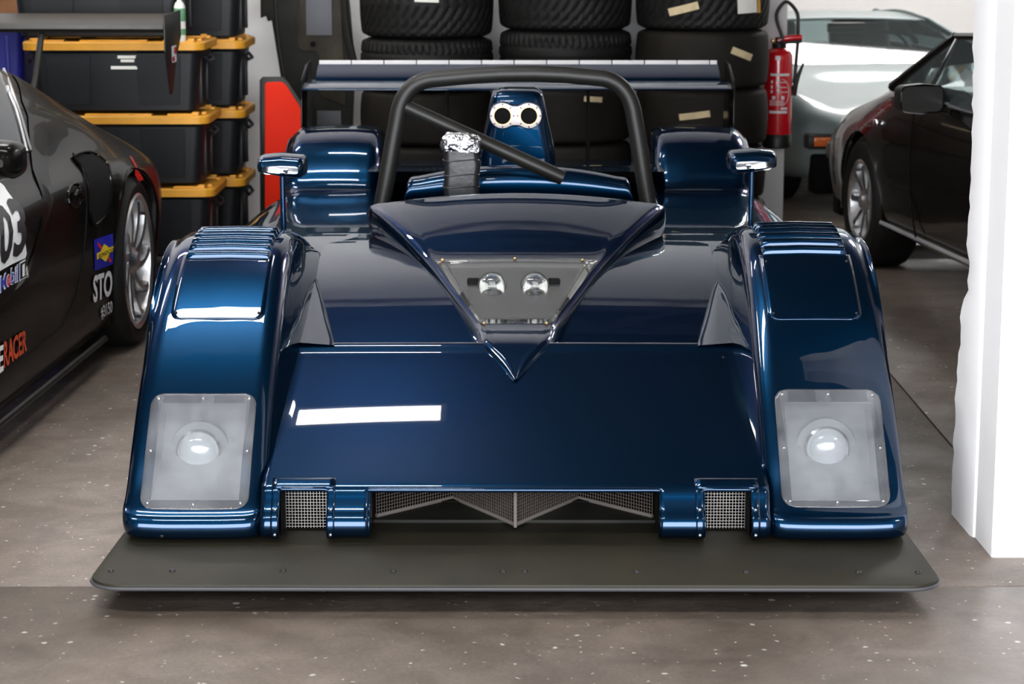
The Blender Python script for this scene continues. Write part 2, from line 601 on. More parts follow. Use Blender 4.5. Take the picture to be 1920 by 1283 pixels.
def ceiling_light(x, y, sx, sy, label, dm='lamp'):
    t = thing('ceiling_light', label, 'light', (x, y, CEIL - 0.62), group='ceiling light panels')
    z = CEIL - 0.62
    for a, b, c, d in ((x - sx / 2 - 0.03, x + sx / 2 + 0.03, y - sy / 2 - 0.03, y - sy / 2), (x - sx / 2 - 0.03, x + sx / 2 + 0.03, y + sy / 2, y + sy / 2 + 0.03),
                       (x - sx / 2 - 0.03, x - sx / 2, y - sy / 2, y + sy / 2), (x + sx / 2, x + sx / 2 + 0.03, y - sy / 2, y + sy / 2)):
        span('frame_rail', a, b, c, d, z - 0.01, z + 0.05, 'alu', t)
    span('diffuser', x - sx / 2, x + sx / 2, y - sy / 2, y + sy / 2, z + 0.005, z + 0.03, dm, t)
    for s in (-1, 1):
        tube('hanger', [(x + s * sx * 0.4, y, z + 0.03), (x + s * sx * 0.4, y, CEIL)], 0.008, 'alu', t, 6)


for x, y, sx, sy, wh in ((-1.22, 6.75, 1.8, 0.34, 'over the front of the blue race car'), (-0.73, 9.06, 0.72, 0.17, 'over the rear wing of the blue race car'),
                         (-3.6, 8.6, 1.2, 0.5, 'over the black race coupe'), (-3.6, 3.6, 1.2, 0.5, 'over the nose of the black race coupe'),
                         (3.4, 13.2, 0.8, 0.8, 'over the black road coupe'), (3.0, 17.6, 1.8, 1.2, 'over the tail of the silver coupe'),
                         (4.3, 15.0, 0.9, 1.4, 'over the far aisle'), (-2.3, 10.4, 1.0, 0.25, 'over the yellow-lidded bins, added to brighten the wall'), (-1.2, 3.3, 1.8, 0.34, 'ahead of the blue race car'), (4.2, 2.8, 1.2, 0.5, 'in front of the white pier')):  # the panel over the bins is an added wall wash for the white back wall
    ceiling_light(x, y, sx, sy, 'white ceiling light panel ' + wh, 'far_lamp' if y > 12 else 'lamp')

# the white pier with its broken back edge
tr = [(1825, -900), (1825, 0), (1823, 250), (1817, 400), (1813, 470), (1818, 492), (1816, 545), (1803, 568), (1801, 600), (1804, 640), (1797, 672), (1795, 705), (1791, 740),
      (1791, 790), (1787, 830), (1787, 870), (1785, 920), (1784, 962)]
zs, xb = [], []
for px, py in tr:
    w = WY(px, py, 5.88)
    zs.append(w.z)
    xb.append(w.x)
order = np.argsort(zs)
zs, xb = np.array(zs)[order], np.array(xb)[order]
zz = np.concatenate([np.linspace(0, 1.75, 70), np.linspace(1.9, CEIL, 6)])
Gp = []
for z in zz:
    x = float(np.interp(z, zs, xb)) + float(rng.normal(0, 0.0018))
    c = max(0.0, x - 1.222)
    Gp.append([(2.9, 5.45, z), (1.252, 5.45, z), (1.246, 5.456, z), (1.243, 5.64, z), (1.237, 5.645, z), (1.232, 5.66, z), (1.229, 5.80 - c, z), (x, 5.88, z), (x + 0.05, 5.90, z), (2.9, 5.90, z)])
struct(grid('wall_pier', Gp, 'pier', close_v=True, sharp=25, flip=True))

# ================================================================== the blue race car
RC = thing('race_car', 'dark blue open-cockpit race car with black splitter and rear wing', 'race car', (0.008, 5.33, 0))
RC.rotation_euler = (0, 0, -0.0041)
INV[RC.name] = Matrix.Translation((0, 5.33, 0)).inverted()

# ---- splitter
V = []
pl = []
for s in (1, -1):
    cx, cy, r = 0.935, 5.055, 0.085
    arc = [(s * (cx + r * math.sin(R(a))), cy - r * math.cos(R(a))) for a in np.linspace(0, 90, 9)]
    side = arc + [(s * 1.012, 5.4), (s * 1.0, 5.75)]
    pl += side if s == 1 else side[::-1]
sp = prism('splitter', pl, (0, 0, 0.058), (1, 0, 0), (0, 1, 0), 0.016, 'splitter', RC, 0.004, 2)
edge = [(x, y) for x, y in pl if y < 5.38]
right = [p for p in edge if p[0] > 0]
left = [p for p in edge if p[0] < 0]
loop = left + right if left[0][1] > left[-1][1] else left[::-1] + right
loop = sorted(left, key=lambda p: -p[1]) + sorted(right, key=lambda p: p[1])
tube('edge_strip', [(x * 1.001, y - 0.001, 0.0625) for x, y in loop], 0.0048, 'edge_grey', sp, 6)
for px, py in ((208, 1073), (323, 1073), (531, 1072), (738, 1073), (944, 1073), (985, 1073), (1195, 1073), (1400, 1073), (1610, 1073), (1722, 1073)):
    w = WZ(px, py, 0.074)
    ball('bolt', (w.x - 0.008, w.y, 0.0745), 0.0085, 'bolt', sp, (1, 1, 0.8), 8)
span('undertray', -0.9, 0.9, 5.7, 9.35, 0.06, 0.085, 'dark', RC)

# ---- front fenders
WC = (6.2, 0.33)
PROF = [(5.93, 0.08), (5.7, 0.076), (5.40, 0.076), (5.345, 0.079), (5.320, 0.093), (5.311, 0.115), (5.321, 0.139), (5.345, 0.152), (5.375, 0.174), (5.46, 0.262), (5.60, 0.398), (5.74, 0.508), (5.88, 0.600),
        (6.02, 0.670), (6.16, 0.713), (6.30, 0.728), (6.45, 0.720), (6.65, 0.682), (6.85, 0.630), (7.10, 0.575)]
SEC = [(0.985, 'F', 1.0), (0.998, 'F', 0.45), (1.003, 'a', 0.085), (1.000, 'a', 0.046), (0.988, 'a', 0.019), (0.964, 'a', 0.005), (0.93, 'a', 0.0), (0.81, 'a', -0.003), (0.705, 'a', 0.0), (0.678, 'a', 0.003),
       (0.657, 'a', 0.014), (0.643, 'a', 0.036), (0.636, 'a', 0.072), (0.624, 'F', 0.45), (0.612, 'F', 1.0)]
sx_ = np.array([q[0] for q in SEC[2:13]][::-1])
sd_ = np.array([q[2] for q in SEC[2:13]][::-1])


def prof_scaled(s):
    k = 0.014 if s > 0 else 0.0
    return [(y, z + k * max(0, (z - 0.2) / 0.5)) for y, z in PROF]


def fender_net(s, prof, sec, wc, ring):
    N = []
    for (y, z) in prof:
        d = Vector((wc[0] - y, wc[1] - z))
        r = d.length
        d.normalize()
        rowp = []
        for qi, (x, kind, q) in enumerate(sec):
            full = max(0.03, r - (ring if qi < 4 else 0.08))
            dl = q * full if kind == 'F' else min(q, full * 0.4)
            rowp.append((s * x, y + d.x * dl, z + d.y * dl))
        N.append(rowp)
    return N


FEND = {}
for s in (-1, 1):
    side = 'left' if s < 0 else 'right'
    pr = prof_scaled(s)
    ku = [3, 3, 3, 3, 3, 3, 4, 4, 6, 8, 8, 7, 6, 6, 6, 5, 5, 4, 4]
    G = net(fender_net(s, pr, SEC, WC, 0.37), ku, [2, 2, 3, 3, 3, 3, 12, 12, 3, 3, 3, 3, 2, 2])
    dense = hermite(np.array(pr), 24)
    i0 = int(np.argmin([abs(row_of(*p) - 962) + (0 if p[0] < 5.5 else 99) for p in dense]))
    dense = dense[i0:]
    rows = np.array([row_of(*p) for p in dense])
    FEND[s] = (dense, rows)

    def keep(c, i, j):
        rw = row_of(c[1], c[2])
        on_face = 8 <= j and G[i][j][1] < 5.72 and c[1] > 5.35
        return not (756 < rw < 938 and 0.703 < abs(c[0]) < 0.935 and on_face and c[2] > 0.17 and c[1] < 5.62 and dlt(c) < 0.03)

    def dlt(c):
        # distance of a point from the fender's outer profile, so that only the front face is cut
        return float(np.min(np.hypot(dense[:, 0] - c[1], dense[:, 1] - c[2])))
    fo = grid('front_fender', G, 'blue', RC, keep, flip=(s > 0), sharp=60)


def on_fender(s, row, x, off=0.004):
    dense, rows = FEND[s]
    k = int(np.argmax(rows < 960))
    hi = len(rows) - 1
    last = int(np.argmin(rows))
    rr, yy, zz_ = rows[k:last + 1], dense[k:last + 1, 0], dense[k:last + 1, 1]
    o = np.argsort(rr)
    y, z = float(np.interp(row, rr[o], yy[o])), float(np.interp(row, rr[o], zz_[o]))
    return fender_pt(s, y, z, x, off)


def fender_pt(s, y, z, x, off):
    d = Vector((y - WC[0], z - WC[1])).normalized()
    q = off - float(np.interp(abs(x), sx_, sd_))
    return (s * abs(x), y + d.x * q, z + d.y * q)


def fender_y(s, Y, x, off=0.0):
    dense, rows = FEND[s]
    o = np.argsort(dense[:, 0])
    return fender_pt(s, Y, float(np.interp(Y, dense[o, 0], dense[o, 1])), x, off)


def rounded_span(t, a, b, lo, hi, r):
    """x range at height t of a rounded rectangle lo..hi wide, a..b tall"""
    e = min(t - a, b - t)
    inset = 0 if e >= r else r - math.sqrt(max(0, r * r - (r - e) ** 2))
    return lo + inset, hi - inset


for s in (-1, 1):
    rt, rb = (738, 954) if s < 0 else (729, 949)
    x0, x1 = 0.680, 0.957
    # bucket behind the hole
    N = []
    for t in np.linspace(0, 1, 9):
        rw = 756 + (938 - 756) * t
        a = [Vector(on_fender(s, rw, x, 0.002)) for x in (0.700, 0.938)]
        N.append(a)
    back = Vector((0, 0.13, 0.03))
    rim = [q[0] for q in N] + [q[1] for q in N][::-1]
    cen = sum(rim, Vector()) / len(rim)
    lay = [rim, [cen + (p - cen) * 0.97 + back * 0.25 for p in rim], [cen + (p - cen) * 0.9 + back for p in rim], [cen + (p - cen) * 0.5 + back * 1.02 for p in rim], [cen + back * 1.02 for p in rim]]
    bk = grid('headlight_bucket', lay, 'bucket', RC, close_v=True, sharp=30)
    # clear cover with rounded corners
    G = []
    hgt = 0.30
    for t in np.concatenate([np.linspace(0, 0.12, 9), np.linspace(0.16, 0.84, 14), np.linspace(0.88, 1, 9)]):
        rw = rt + (rb - rt) * t
        lo, hi = rounded_span(t * hgt, 0, hgt, x0, x1, 0.032)
        G.append([on_fender(s, rw, x, 0.0045) for x in np.linspace(lo, hi, 24)])
    cv = grid('headlight_cover', G, 'cover', RC, flip=(s > 0), thick=0.003)
    cv['label'] = 'scuffed clear headlight cover'
    for tx, tr_ in ((0.70, 0.045), (0.82, 0.045), (0.937, 0.05), (0.694, 0.5), (0.943, 0.5), (0.70, 0.95), (0.82, 0.955), (0.937, 0.95)):
        p = on_fender(s, rt + (rb - rt) * tr_, tx, 0.006)
        ball('rivet', p, 0.0045, 'alu', cv, seg=8)
    # round lamp
    px, py = (372, 848) if s < 0 else (1549, 841)
    c = WY(px, py, 5.56) - Vector((0.008, 0, 0))
    ax = (0, -1, 0.14)
    lp = lathe('driving_lamp', [(0.0, -0.05), (0.05, -0.04), (0.060, -0.005), (0.060, 0.008), (0.054, 0.012), (0.052, 0.004), (0.03, -0.02), (0.0, -0.03)], 'chrome', RC, 36, c, ax)
    lathe('lamp_lens', [(0.052, 0.006), (0.048, 0.016), (0.036, 0.026), (0.02, 0.031), (0.0, 0.033)], 'lamp_glass', lp, 36, c, ax)
    lathe('lamp_surround', [(0.060, -0.006), (0.078, -0.012), (0.082, -0.03), (0.078, -0.05)], 'plastic_grey', lp, 36, c, ax)
    # louvres on the crest
    for k in range(6):
        Y0 = 6.075 + 0.05 * k
        Gs = []
        for x in np.concatenate([[0.694], np.linspace(0.700, 0.925, 12), [0.932]]):
            f = 0.15 if x in (0.694, 0.932) else 1.0
            Gs.append([fender_y(s, Y0 + a, x, h * f) for a, h in ((-0.003, -0.002), (0.0, 0.009), (0.004, 0.0155), (0.012, 0.018), (0.022, 0.016), (0.046, -0.002))])
        grid('louvre', Gs, 'blue', RC, flip=(s < 0), sharp=50)
    # removable panel on the upper front face
    G = []
    for t in np.concatenate([np.linspace(0, 0.06, 4), np.linspace(0.1, 0.8, 14), np.linspace(0.84, 1, 8)]):
        rw = 478 + (600 - 478) * t
        lo, hi = (0.683, 0.940) if t < 0.8 else rounded_span(1 - t, 0, 9, 0.683, 0.940, 0.001)
        e = (1 - t) * 0.24
        ins = 0 if e > 0.03 else 0.03 - math.sqrt(max(0, 0.03 ** 2 - (0.03 - e) ** 2))
        G.append([on_fender(s, rw, x, 0.0032) for x in np.linspace(lo + ins, hi - ins, 18)])
    pn = grid('access_panel', G, 'blue', RC, flip=(s > 0), thick=0.003)
    for tx, rw in ((0.70, 492), (0.925, 492), (0.70, 588), (0.925, 588)):
        ball('screw', on_fender(s, rw, tx, 0.004), 0.004, 'bolt', pn, seg=8)
    # lip screw
    px, py = (304, 1004) if s < 0 else (1622, 1000)
    w = WY(px, py, 5.325)
    ball('lip_screw', (w.x - 0.008, 5.318, w.z), 0.006, 'bolt', RC, seg=8)

# ---- hood with the nose openings
hz_ = lambda Y: 0.2205 + 0.336 * (Y - 5.40) - 0.04 * (Y - 5.40) ** 2
HP = [(5.36, 0.078), (5.328, 0.092), (5.313, 0.115), (5.319, 0.139), (5.338, 0.158), (5.352, 0.180), (5.364, 0.204), (5.40, 0.2205)] + [(Y, hz_(Y)) for Y in (5.42, 5.45, 5.55, 5.65, 5.75, 5.85, 5.95, 6.02)] + [(6.065, 0.4265), (6.085, 0.436), (6.115, 0.442), (6.128, 0.436), (6.128, 0.42)]
hp = hermite(np.array(HP), [3, 3, 4, 4, 3, 3, 4, 2, 2, 3, 3, 3, 3, 3, 3, 3, 3, 3, 2, 2])
LIPI = 20                                     # profile samples below this index form the lip
xs = np.unique(np.round(np.concatenate([np.linspace(-0.645, -0.598, 4), np.linspace(-0.598, -0.478, 8), np.linspace(-0.478, -0.372, 9), np.linspace(-0.372, 0.366, 41), np.linspace(0.366, 0.478, 9), np.linspace(0.478, 0.598, 8), np.linspace(0.598, 0.645, 4)]), 4))


def hood_z(Y):
    o = np.argsort(hp[LIPI:, 0])
    return float(np.interp(Y, hp[LIPI:, 0][o], hp[LIPI:, 1][o]))


G = []
for i, (y, z) in enumerate(hp):
    cr = 0.002 * min(1, max(0, (y - 5.40) / 0.4)) * (1 if i > LIPI else 0)
    G.append([(x, y, z + cr * (1 - (x / 0.63) ** 2)) for x in xs])


def keep_hood(c, i, j):
    if i < LIPI and (-0.372 < c[0] < 0.366 or 0.478 < abs(c[0]) < 0.598):
        return False
    # the hood's trailing edge stops at the outlet ducts; the strip beside them belongs to the wedge panels
    return True


grid('hood', G, 'blue', RC, keep_hood, sharp=60, thick=0.006)
tube('nose_lip_trim', [(-0.372, 5.364, 0.203), (-0.36, 5.361, 0.204), (0.354, 5.361, 0.204), (0.366, 5.364, 0.203)], 0.0065, 'blue', RC, 12)
for s in (-1, 1):
    for x in (0.478, 0.598):
        pass
    # side walls of the lip block between the two openings
    for xw in ((-0.478, -0.372) if s < 0 else (0.366, 0.478)):
        poly = [(y, z) for y, z in hp[:LIPI + 1]]
        Gw = [[(xw, y, z) for y, z in poly], [(xw, max(y, 5.40), z) for y, z in poly]]
        grid('lip_side', Gw, 'blue', RC, thick=0.004)
    tube('duct_lip_trim', [(s * 0.598, 5.364, 0.203), (s * 0.59, 5.361, 0.206), (s * 0.486, 5.361, 0.206), (s * 0.478, 5.364, 0.203)], 0.006, 'blue', RC, 10)
    # raised flange round the small duct: two legs and a top band
    for nm, a, b in (('duct_flange', 0.598, 0.619), ('duct_flange', 0.457, 0.478)):
        Gf = []
        pp = hp[1:LIPI + 5]
        tg = np.gradient(pp, axis=0)
        nn = np.stack([-tg[:, 1], tg[:, 0]], 1)
        nn /= np.linalg.norm(nn, axis=1)[:, None]
        for q, (y, z) in enumerate(pp):
            Gf.append([(s * x, y + nn[q][0] * 0.003, z + nn[q][1] * 0.003) for x in np.linspace(a, b, 4)])
        fl = grid(nm, Gf, 'blue', RC, flip=(s < 0), thick=0.006)
        for zz_ in (0.098, 0.16):
            yq = float(np.interp(zz_, hp[2:LIPI, 1], hp[2:LIPI, 0]))
            ball('rivet', (s * (a + b) / 2, yq - 0.006, zz_), 0.0045, 'alu', fl, seg=8)
    Gf = [[(s * x, y, float(np.interp(y, hp[LIPI - 3:, 0], hp[LIPI - 3:, 1])) + 0.003) for x in np.linspace(0.457, 0.619, 10)] for y in np.linspace(5.364, 5.40, 7)]
    grid('duct_flange', Gf, 'blue', RC, flip=(s > 0), thick=0.003)
    # duct tunnel and its wire mesh
    Gt = []
    for y in (5.372, 5.70):
        Gt.append([(s * 0.598, y, 0.078), (s * 0.598, y, 0.198), (s * 0.478, y, 0.198), (s * 0.478, y, 0.078)])
    Gt.append([(s * 0.54, 5.70, 0.12)] * 4)
    grid('brake_duct', Gt, 'dark', RC, sharp=30)
    bm = bmesh.new()

    def wire(a, b, w=0.0011):
        a, b = Vector(a), Vector(b)
        c_, d = (a + b) / 2, b - a
        r = bmesh.ops.create_cube(bm, size=1)
        vs = r['verts']
        bmesh.ops.scale(bm, vec=(w if abs(d.x) < 1e-6 else abs(d.x), w, w if abs(d.z) < 1e-6 else abs(d.z)), verts=vs)
        bmesh.ops.translate(bm, vec=c_, verts=vs)
    for k in range(15):
        x = 0.478 + 0.120 * (k + 0.5) / 15
        wire((s * x, 5.455, 0.078), (s * x, 5.455, 0.198))
    for k in range(15):
        z = 0.078 + 0.120 * (k + 0.5) / 15
        wire((s * 0.478, 5.456, z), (s * 0.598, 5.456, z))
    wm = bm_obj('wire_mesh', bm, 'wire', RC, False)
    wm['kind'] = 'stuff'
    span('mesh_frame', s * 0.594, s * 0.598, 5.45, 5.47, 0.078, 0.198, 'dark', RC)

# ---- radiator inlet: dark tunnel and W-shaped screens
Gt = []
for y in (5.372, 5.86):
    z1 = 0.197 if y < 5.5 else 0.26
    Gt.append([(-0.372, y, 0.078), (-0.372, y, z1), (0.366, y, z1), (0.366, y, 0.078)])
Gt.append([(0, 5.86, 0.15)] * 4)
grid('radiator_tunnel', Gt, 'dark', RC, sharp=30)
span('inlet_floor', -0.372, 0.366, 5.52, 5.86, 0.074, 0.082, 'carbon', RC)
wpts = [(-0.366, 5.545), (-0.17, 5.735), (0.0, 5.462), (0.17, 5.735), (0.360, 5.545)]
for (xa, ya), (xb_, yb) in zip(wpts[:-1], wpts[1:]):
    bm = bmesh.new()
    a, b = Vector((xa, ya, 0)), Vector((xb_, yb, 0))
    L = (b - a).length
    d = (b - a) / L

    def stick(p, q, w):
        p, q = Vector(p), Vector(q)
        u = (q - p).normalized()
        n1 = Vector((-d.y, d.x, 0))
        n2 = u.cross(n1)
        vs = [bm.verts.new(c + n1 * w * i + n2 * w * j) for c in (p, q) for i, j in ((-1, -1), (1, -1), (1, 1), (-1, 1))]
        for k in range(4):
            bm.faces.new((vs[k], vs[(k + 1) % 4], vs[4 + (k + 1) % 4], vs[4 + k]))
    n = int(L / 0.009)
    for k in range(n + 1):
        p = a + d * (L * k / n)
        stick(p + Vector((0, 0, 0.084)), p + Vector((0, 0, 0.235)), 0.0008)
    for k in range(16):
        z = Vector((0, 0, 0.09 + 0.009 * k))
        stick(a + z, b + z, 0.0008)
    sc = bm_obj('inlet_screen', bm, 'brown_wire', RC, False)
    sc['kind'] = 'stuff'
    z = Vector((0, 0, 0.086))
    tube('screen_edging', [a + z, b + z], 0.006, 'screen_edge', RC, 6)
tube('screen_post', [(0, 5.456, 0.08), (0, 5.456, 0.235)], 0.0045, 'screen_edge', RC, 8)

# ---- outlet ramps behind the hood, wedge strips beside them
PP = [(6.02, 0.335), (6.12, 0.372), (6.22, 0.405), (6.35, 0.443), (6.55, 0.496), (6.75, 0.538), (6.95, 0.565), (7.15, 0.578), (7.35, 0.583)]
pp = hermite(np.array(PP), 5)


def ramp_z(Y):
    return float(np.interp(Y, pp[:, 0], pp[:, 1]))


grid('outlet_ramp', [[(x, y, z + 0.010 * (1 - abs(x) / 0.62)) for x in np.linspace(-0.635, 0.635, 40)] for y, z in pp], 'blue', RC)
for s in (-1, 1):
    top, wall = [], []
    for t in np.linspace(0, 1, 12):
        Y = 6.085 + t * 0.62
        xi = 0.512 + 0.105 * t
        zi = 0.440 + (ramp_z(6.705) + 0.002 - 0.440) * t
        zo = zi + 0.004
        top.append([(s * 0.64, Y, zo + 0.006), (s * (0.64 * 0.5 + xi * 0.5), Y, (zi + zo) / 2 + 0.003), (s * (xi + 0.008), Y, zi + 0.001), (s * xi, Y, zi - 0.006), (s * xi, Y, ramp_z(Y) - 0.03)])
    grid('outlet_cheek', top, 'blue', RC, flip=(s < 0), sharp=50)

# ---- cockpit cowl with the pointed prow
#        Y      half-w  z-mid  crown  side-drop-to
CW = [(5.885, 0.003, 0.3835, 0.000, 0.378), (5.98, 0.042, 0.4165, 0.000, 0.396), (6.10, 0.096, 0.4505, 0.001, 0.425), (6.255, 0.121, 0.468, 0.002, 0.37), (6.285, 0.128, 0.4735, 0.003, 0.37), (6.55, 0.206, 0.528, 0.006, 0.45),
      (6.785, 0.280, 0.580, 0.008, 0.52), (6.82, 0.292, 0.588, 0.009, 0.53), (7.00, 0.366, 0.644, 0.019, 0.56), (7.14, 0.425, 0.683, 0.029, 0.572), (7.25, 0.470, 0.7085, 0.036, 0.578), (7.32, 0.496, 0.7215, 0.041, 0.58), (7.352, 0.503, 0.7255, 0.043, 0.58), (7.366, 0.503, 0.722, 0.043, 0.58), (7.369, 0.50, 0.71, 0.043, 0.58), (7.360, 0.49, 0.66, 0.043, 0.58)]


def cowl_row(Y, w, z, cr, zb):
    e = min(0.018, w * 0.5)
    half = []
    for f in (0, 0.25, 0.5, 0.75, 0.9):
        half.append((f * (w - e), Y, z - cr * (f * (w - e) / w) ** 2))
    zc = z - cr * ((w - e) / w) ** 2
    d = max(0.0005, min(e * 0.9, (zc - zb) * 0.5))
    half += [(w - e * 0.30, Y, zc - d * 0.22), (w, Y, zc - d), (w + 0.004, Y, zc - d - (zc - d - zb) * 0.35), (w - 0.012, Y, zb - 0.02)]
    return [(-x, y, z_) for x, y, z_ in half[::-1]] + half[1:]


Gc = net([cowl_row(*q) for q in CW], [3, 4, 5, 3, 8, 8, 3, 6, 6, 4, 4, 3, 2, 2, 2], [3, 2, 2, 2, 3, 3, 4, 4, 4, 4, 3, 3, 2, 2, 2, 3][:16])


def win_half(Y):
    return 0.100 + (Y - 6.285) / 0.5 * 0.146


def keep_cowl(c, i, j):
    if 6.285 < c[1] < 6.785 and abs(c[0]) < win_half(c[1]):
        ww = float(np.interp(c[1], [q[0] for q in CW], [q[2] - q[3] - 0.012 for q in CW]))
        return c[2] < ww
    return True


# the window is cut in the grid by sliding columns onto its edges
nv = Gc.shape[1]
for i in range(Gc.shape[0]):
    Y = Gc[i, :, 1].mean()
    if 6.2 < Y < 6.9:
        xs_ = Gc[i, :, 0]
        zs_ = Gc[i, :, 2].copy()
        cols = [int(nv / 2 + s * 8) for s in (-1, 1)]
        mid = nv // 2
        Yc = min(max(Y, 6.285), 6.785)
        hw = win_half(Yc)
        wid = float(np.interp(Y, [q[0] for q in CW], [q[1] for q in CW]))
        top_cols = [c for c in range(nv) if zs_[c] > 0 and abs(xs_[c]) <= wid - 0.017]
        lo, hi = top_cols[0], top_cols[-1]
        new = []
        n_in = hi - lo
        for c in range(lo, hi + 1):
            t = (c - mid) / (hi - mid)
            at = abs(t)
            x = (at / 0.8 * hw) if at <= 0.8 else hw + (at - 0.8) / 0.2 * (wid - 0.018 - hw)
            new.append(math.copysign(x, t))
        zi = np.interp(new, xs_[lo:hi + 1], zs_[lo:hi + 1])
        Gc[i, lo:hi + 1, 0] = new
        Gc[i, lo:hi + 1, 2] = zi
grid('cockpit_cowl', Gc, 'blue', RC, keep_cowl, sharp=70, flip=False)
# window and its lamps
Gw = []
for t in np.linspace(-0.03, 1.03, 14):
    Y = 6.285 + 0.5 * t
    z = float(np.interp(Y, Gc[:, nv // 2, 1], Gc[:, nv // 2, 2]))
    hw = win_half(Y) + 0.010
    Gw.append([(x, Y, z - 0.006 * (x / 0.28) ** 2 + 0.003) for x in np.linspace(-hw, hw, 12)])
wnd = grid('cowl_window', Gw, 'clear', RC, thick=0.003)
wnd['label'] = 'clear trapezoid window over two lamps'
for px, py in ((905, 617), (1022, 617), (1089, 500), (962, 486), (826, 502)):
    Y = 6.265 if py > 600 else 6.79
    w = WY(px, py, Y)
    ball('screw', (w.x - 0.008, Y, float(np.interp(Y, Gc[:, nv // 2, 1], Gc[:, nv // 2, 2])) + 0.004 - 0.02 * abs(w.x)), 0.005, 'brass', wnd, seg=8)
Gb = []
for Y, zb in ((6.26, 0.40), (6.5, 0.41), (6.80, 0.43)):
    h = win_half(Y) + 0.02
    zt = float(np.interp(Y, Gc[:, nv // 2, 1], Gc[:, nv // 2, 2])) - 0.012
    Gb.append([(-h, Y, zt), (-h * 0.9, Y, zb), (0, Y, zb), (h * 0.9, Y, zb), (h, Y, zt)])
grid('lamp_well', Gb, M['rusty_plate'], RC, sharp=30)
Gb = [[(-0.26, 6.80, 0.43), (-0.26, 6.80, 0.58)], [(0.26, 6.80, 0.43), (0.26, 6.80, 0.58)]]
grid('lamp_well_back', Gb, 'plastic_grey', RC)
for px, sg in ((921, -1), (1001, 1)):
    c = WY(px, 537, 6.58) - Vector((0.010, 0, 0.0))
    ax = (0.05 * sg, -1, 0.22)
    lb = lathe('spot_lamp', [(0.0, -0.075), (0.035, -0.07), (0.044, -0.03), (0.046, 0.0), (0.044, 0.008), (0.040, 0.009)], 'matte_black', RC, 28, c, ax)
    lathe('lamp_reflector', [(0.040, 0.004), (0.032, -0.014), (0.016, -0.03), (0.0, -0.036)], 'chrome', lb, 28, c, ax)
    lathe('lamp_lens', [(0.040, 0.006), (0.034, 0.016), (0.02, 0.022), (0, 0.024)], 'spot_glass', lb, 28, c, ax)
    box('lamp_bracket', (c.x + sg * 0.058, c.y + 0.03, c.z - 0.005), (0.04, 0.03, 0.05), 'dark', RC, 0.006)
    tube('lamp_cable', [(c.x, c.y + 0.02, c.z - 0.04), (c.x - sg * 0.02, c.y - 0.06, c.z - 0.08), (c.x - sg * 0.03, c.y - 0.1, 0.42)], 0.004, 'dark', RC, 6, smooth_k=4)

# ---- side pods
for s in (-1, 1):
    N = []
    for Y, xo, z in ((6.80, 0.995, 0.520), (6.95, 1.0, 0.553), (7.10, 1.0, 0.572), (7.3, 1.0, 0.5835), (7.8, 0.99, 0.588), (8.3, 0.965, 0.590), (8.62, 0.94, 0.590), (8.9, 0.93, 0.588)):
        N.append([(s * 0.44, Y, z - 0.003), (s * 0.60, Y, z + 0.001), (s * 0.78, Y, z), (s * (xo - 0.07), Y, z - 0.004), (s * (xo - 0.025), Y, z - 0.018), (s * (xo - 0.002), Y, z - 0.06), (s * (xo + 0.004), Y, z - 0.16), (s * xo, Y, 0.22), (s * (xo - 0.03), Y, 0.085)])
    grid('side_pod', net(N, 8, [4, 4, 4, 3, 3, 3, 3, 3]), 'blue', RC, flip=(s < 0), sharp=70)
    # rear fender
    RP = [(8.50, 0.575), (8.58, 0.592), (8.615, 0.612), (8.645, 0.660), (8.70, 0.722), (8.80, 0.776), (8.95, 0.803), (9.12, 0.798), (9.35, 0.735), (9.52, 0.62), (9.56, 0.40)]
    RS = [(0.93, 'F', 1.0), (0.938, 'F', 0.4), (0.936, 'a', 0.07), (0.925, 'a', 0.03), (0.895, 'a', 0.006), (0.84, 'a', 0.0), (0.73, 'a', -0.004), (0.62, 'a', 0.0), (0.575, 'a', 0.008), (0.552, 'a', 0.035), (0.545, 'a', 0.08), (0.54, 'F', 0.5), (0.54, 'F', 1.0)]
    grid('rear_fender', net(fender_net(s, RP, RS, (8.98, 0.33), 0.37), [4, 3, 4, 5, 5, 5, 5, 5, 4, 3], [2, 3, 3, 3, 3, 5, 5, 3, 3, 3, 2, 2]), 'blue', RC, flip=(s > 0), sharp=60)
    # wheels
    for Y, xw in ((6.2, 0.82), (8.98, 0.76)):
        tr_ = lathe('race_tyre', [(0.20, -0.13), (0.27, -0.142), (0.318, -0.13), (0.329, -0.10), (0.330, 0.10), (0.318, 0.13), (0.27, 0.142), (0.20, 0.13)], 'rubber', RC, 40, (s * xw, Y, 0.33), (1, 0, 0))
        lathe('wheel_rim', [(0.205, -0.13), (0.19, -0.10), (0.185, 0.10), (0.205, 0.13), (0.18, 0.09), (0.06, 0.07), (0.0, 0.075)], 'alu', tr_, 32, (s * xw, Y, 0.33), (s, 0, 0))

# ---- cockpit tub, rear bulkhead roll, rear deck
Gt = []
for z, w, ya, yb in ((0.60, 0.47, 7.345, 8.02), (0.35, 0.45, 7.2, 8.0), (0.12, 0.40, 7.1, 7.95)):
    Gt.append([(-w, ya, z), (w, ya, z), (w, yb, z), (-w, yb, z)])
Gt.append([(0, 7.6, 0.115)] * 4)
grid('cockpit_tub', Gt, 'dark', RC, close_v=True, sharp=30)
BR = [(8.00, 0.60), (7.975, 0.66), (7.975, 0.70), (7.995, 0.732), (8.03, 0.745), (8.09, 0.742), (8.14, 0.728), (8.16, 0.70)]
N = []
for x in (-0.47, -0.425, -0.40, -0.36, -0.2, 0, 0.2, 0.37, 0.41, 0.435, 0.47):
    k = 0 if abs(x) > 0.46 else (0.35 if abs(x) > 0.42 else 1)
    cr = 0.05 * (x / 0.42) ** 2
    N.append([(x, y, z - cr * (z - 0.6) / 0.14 - (1 - k) * max(0, z - 0.62)) for y, z in BR])
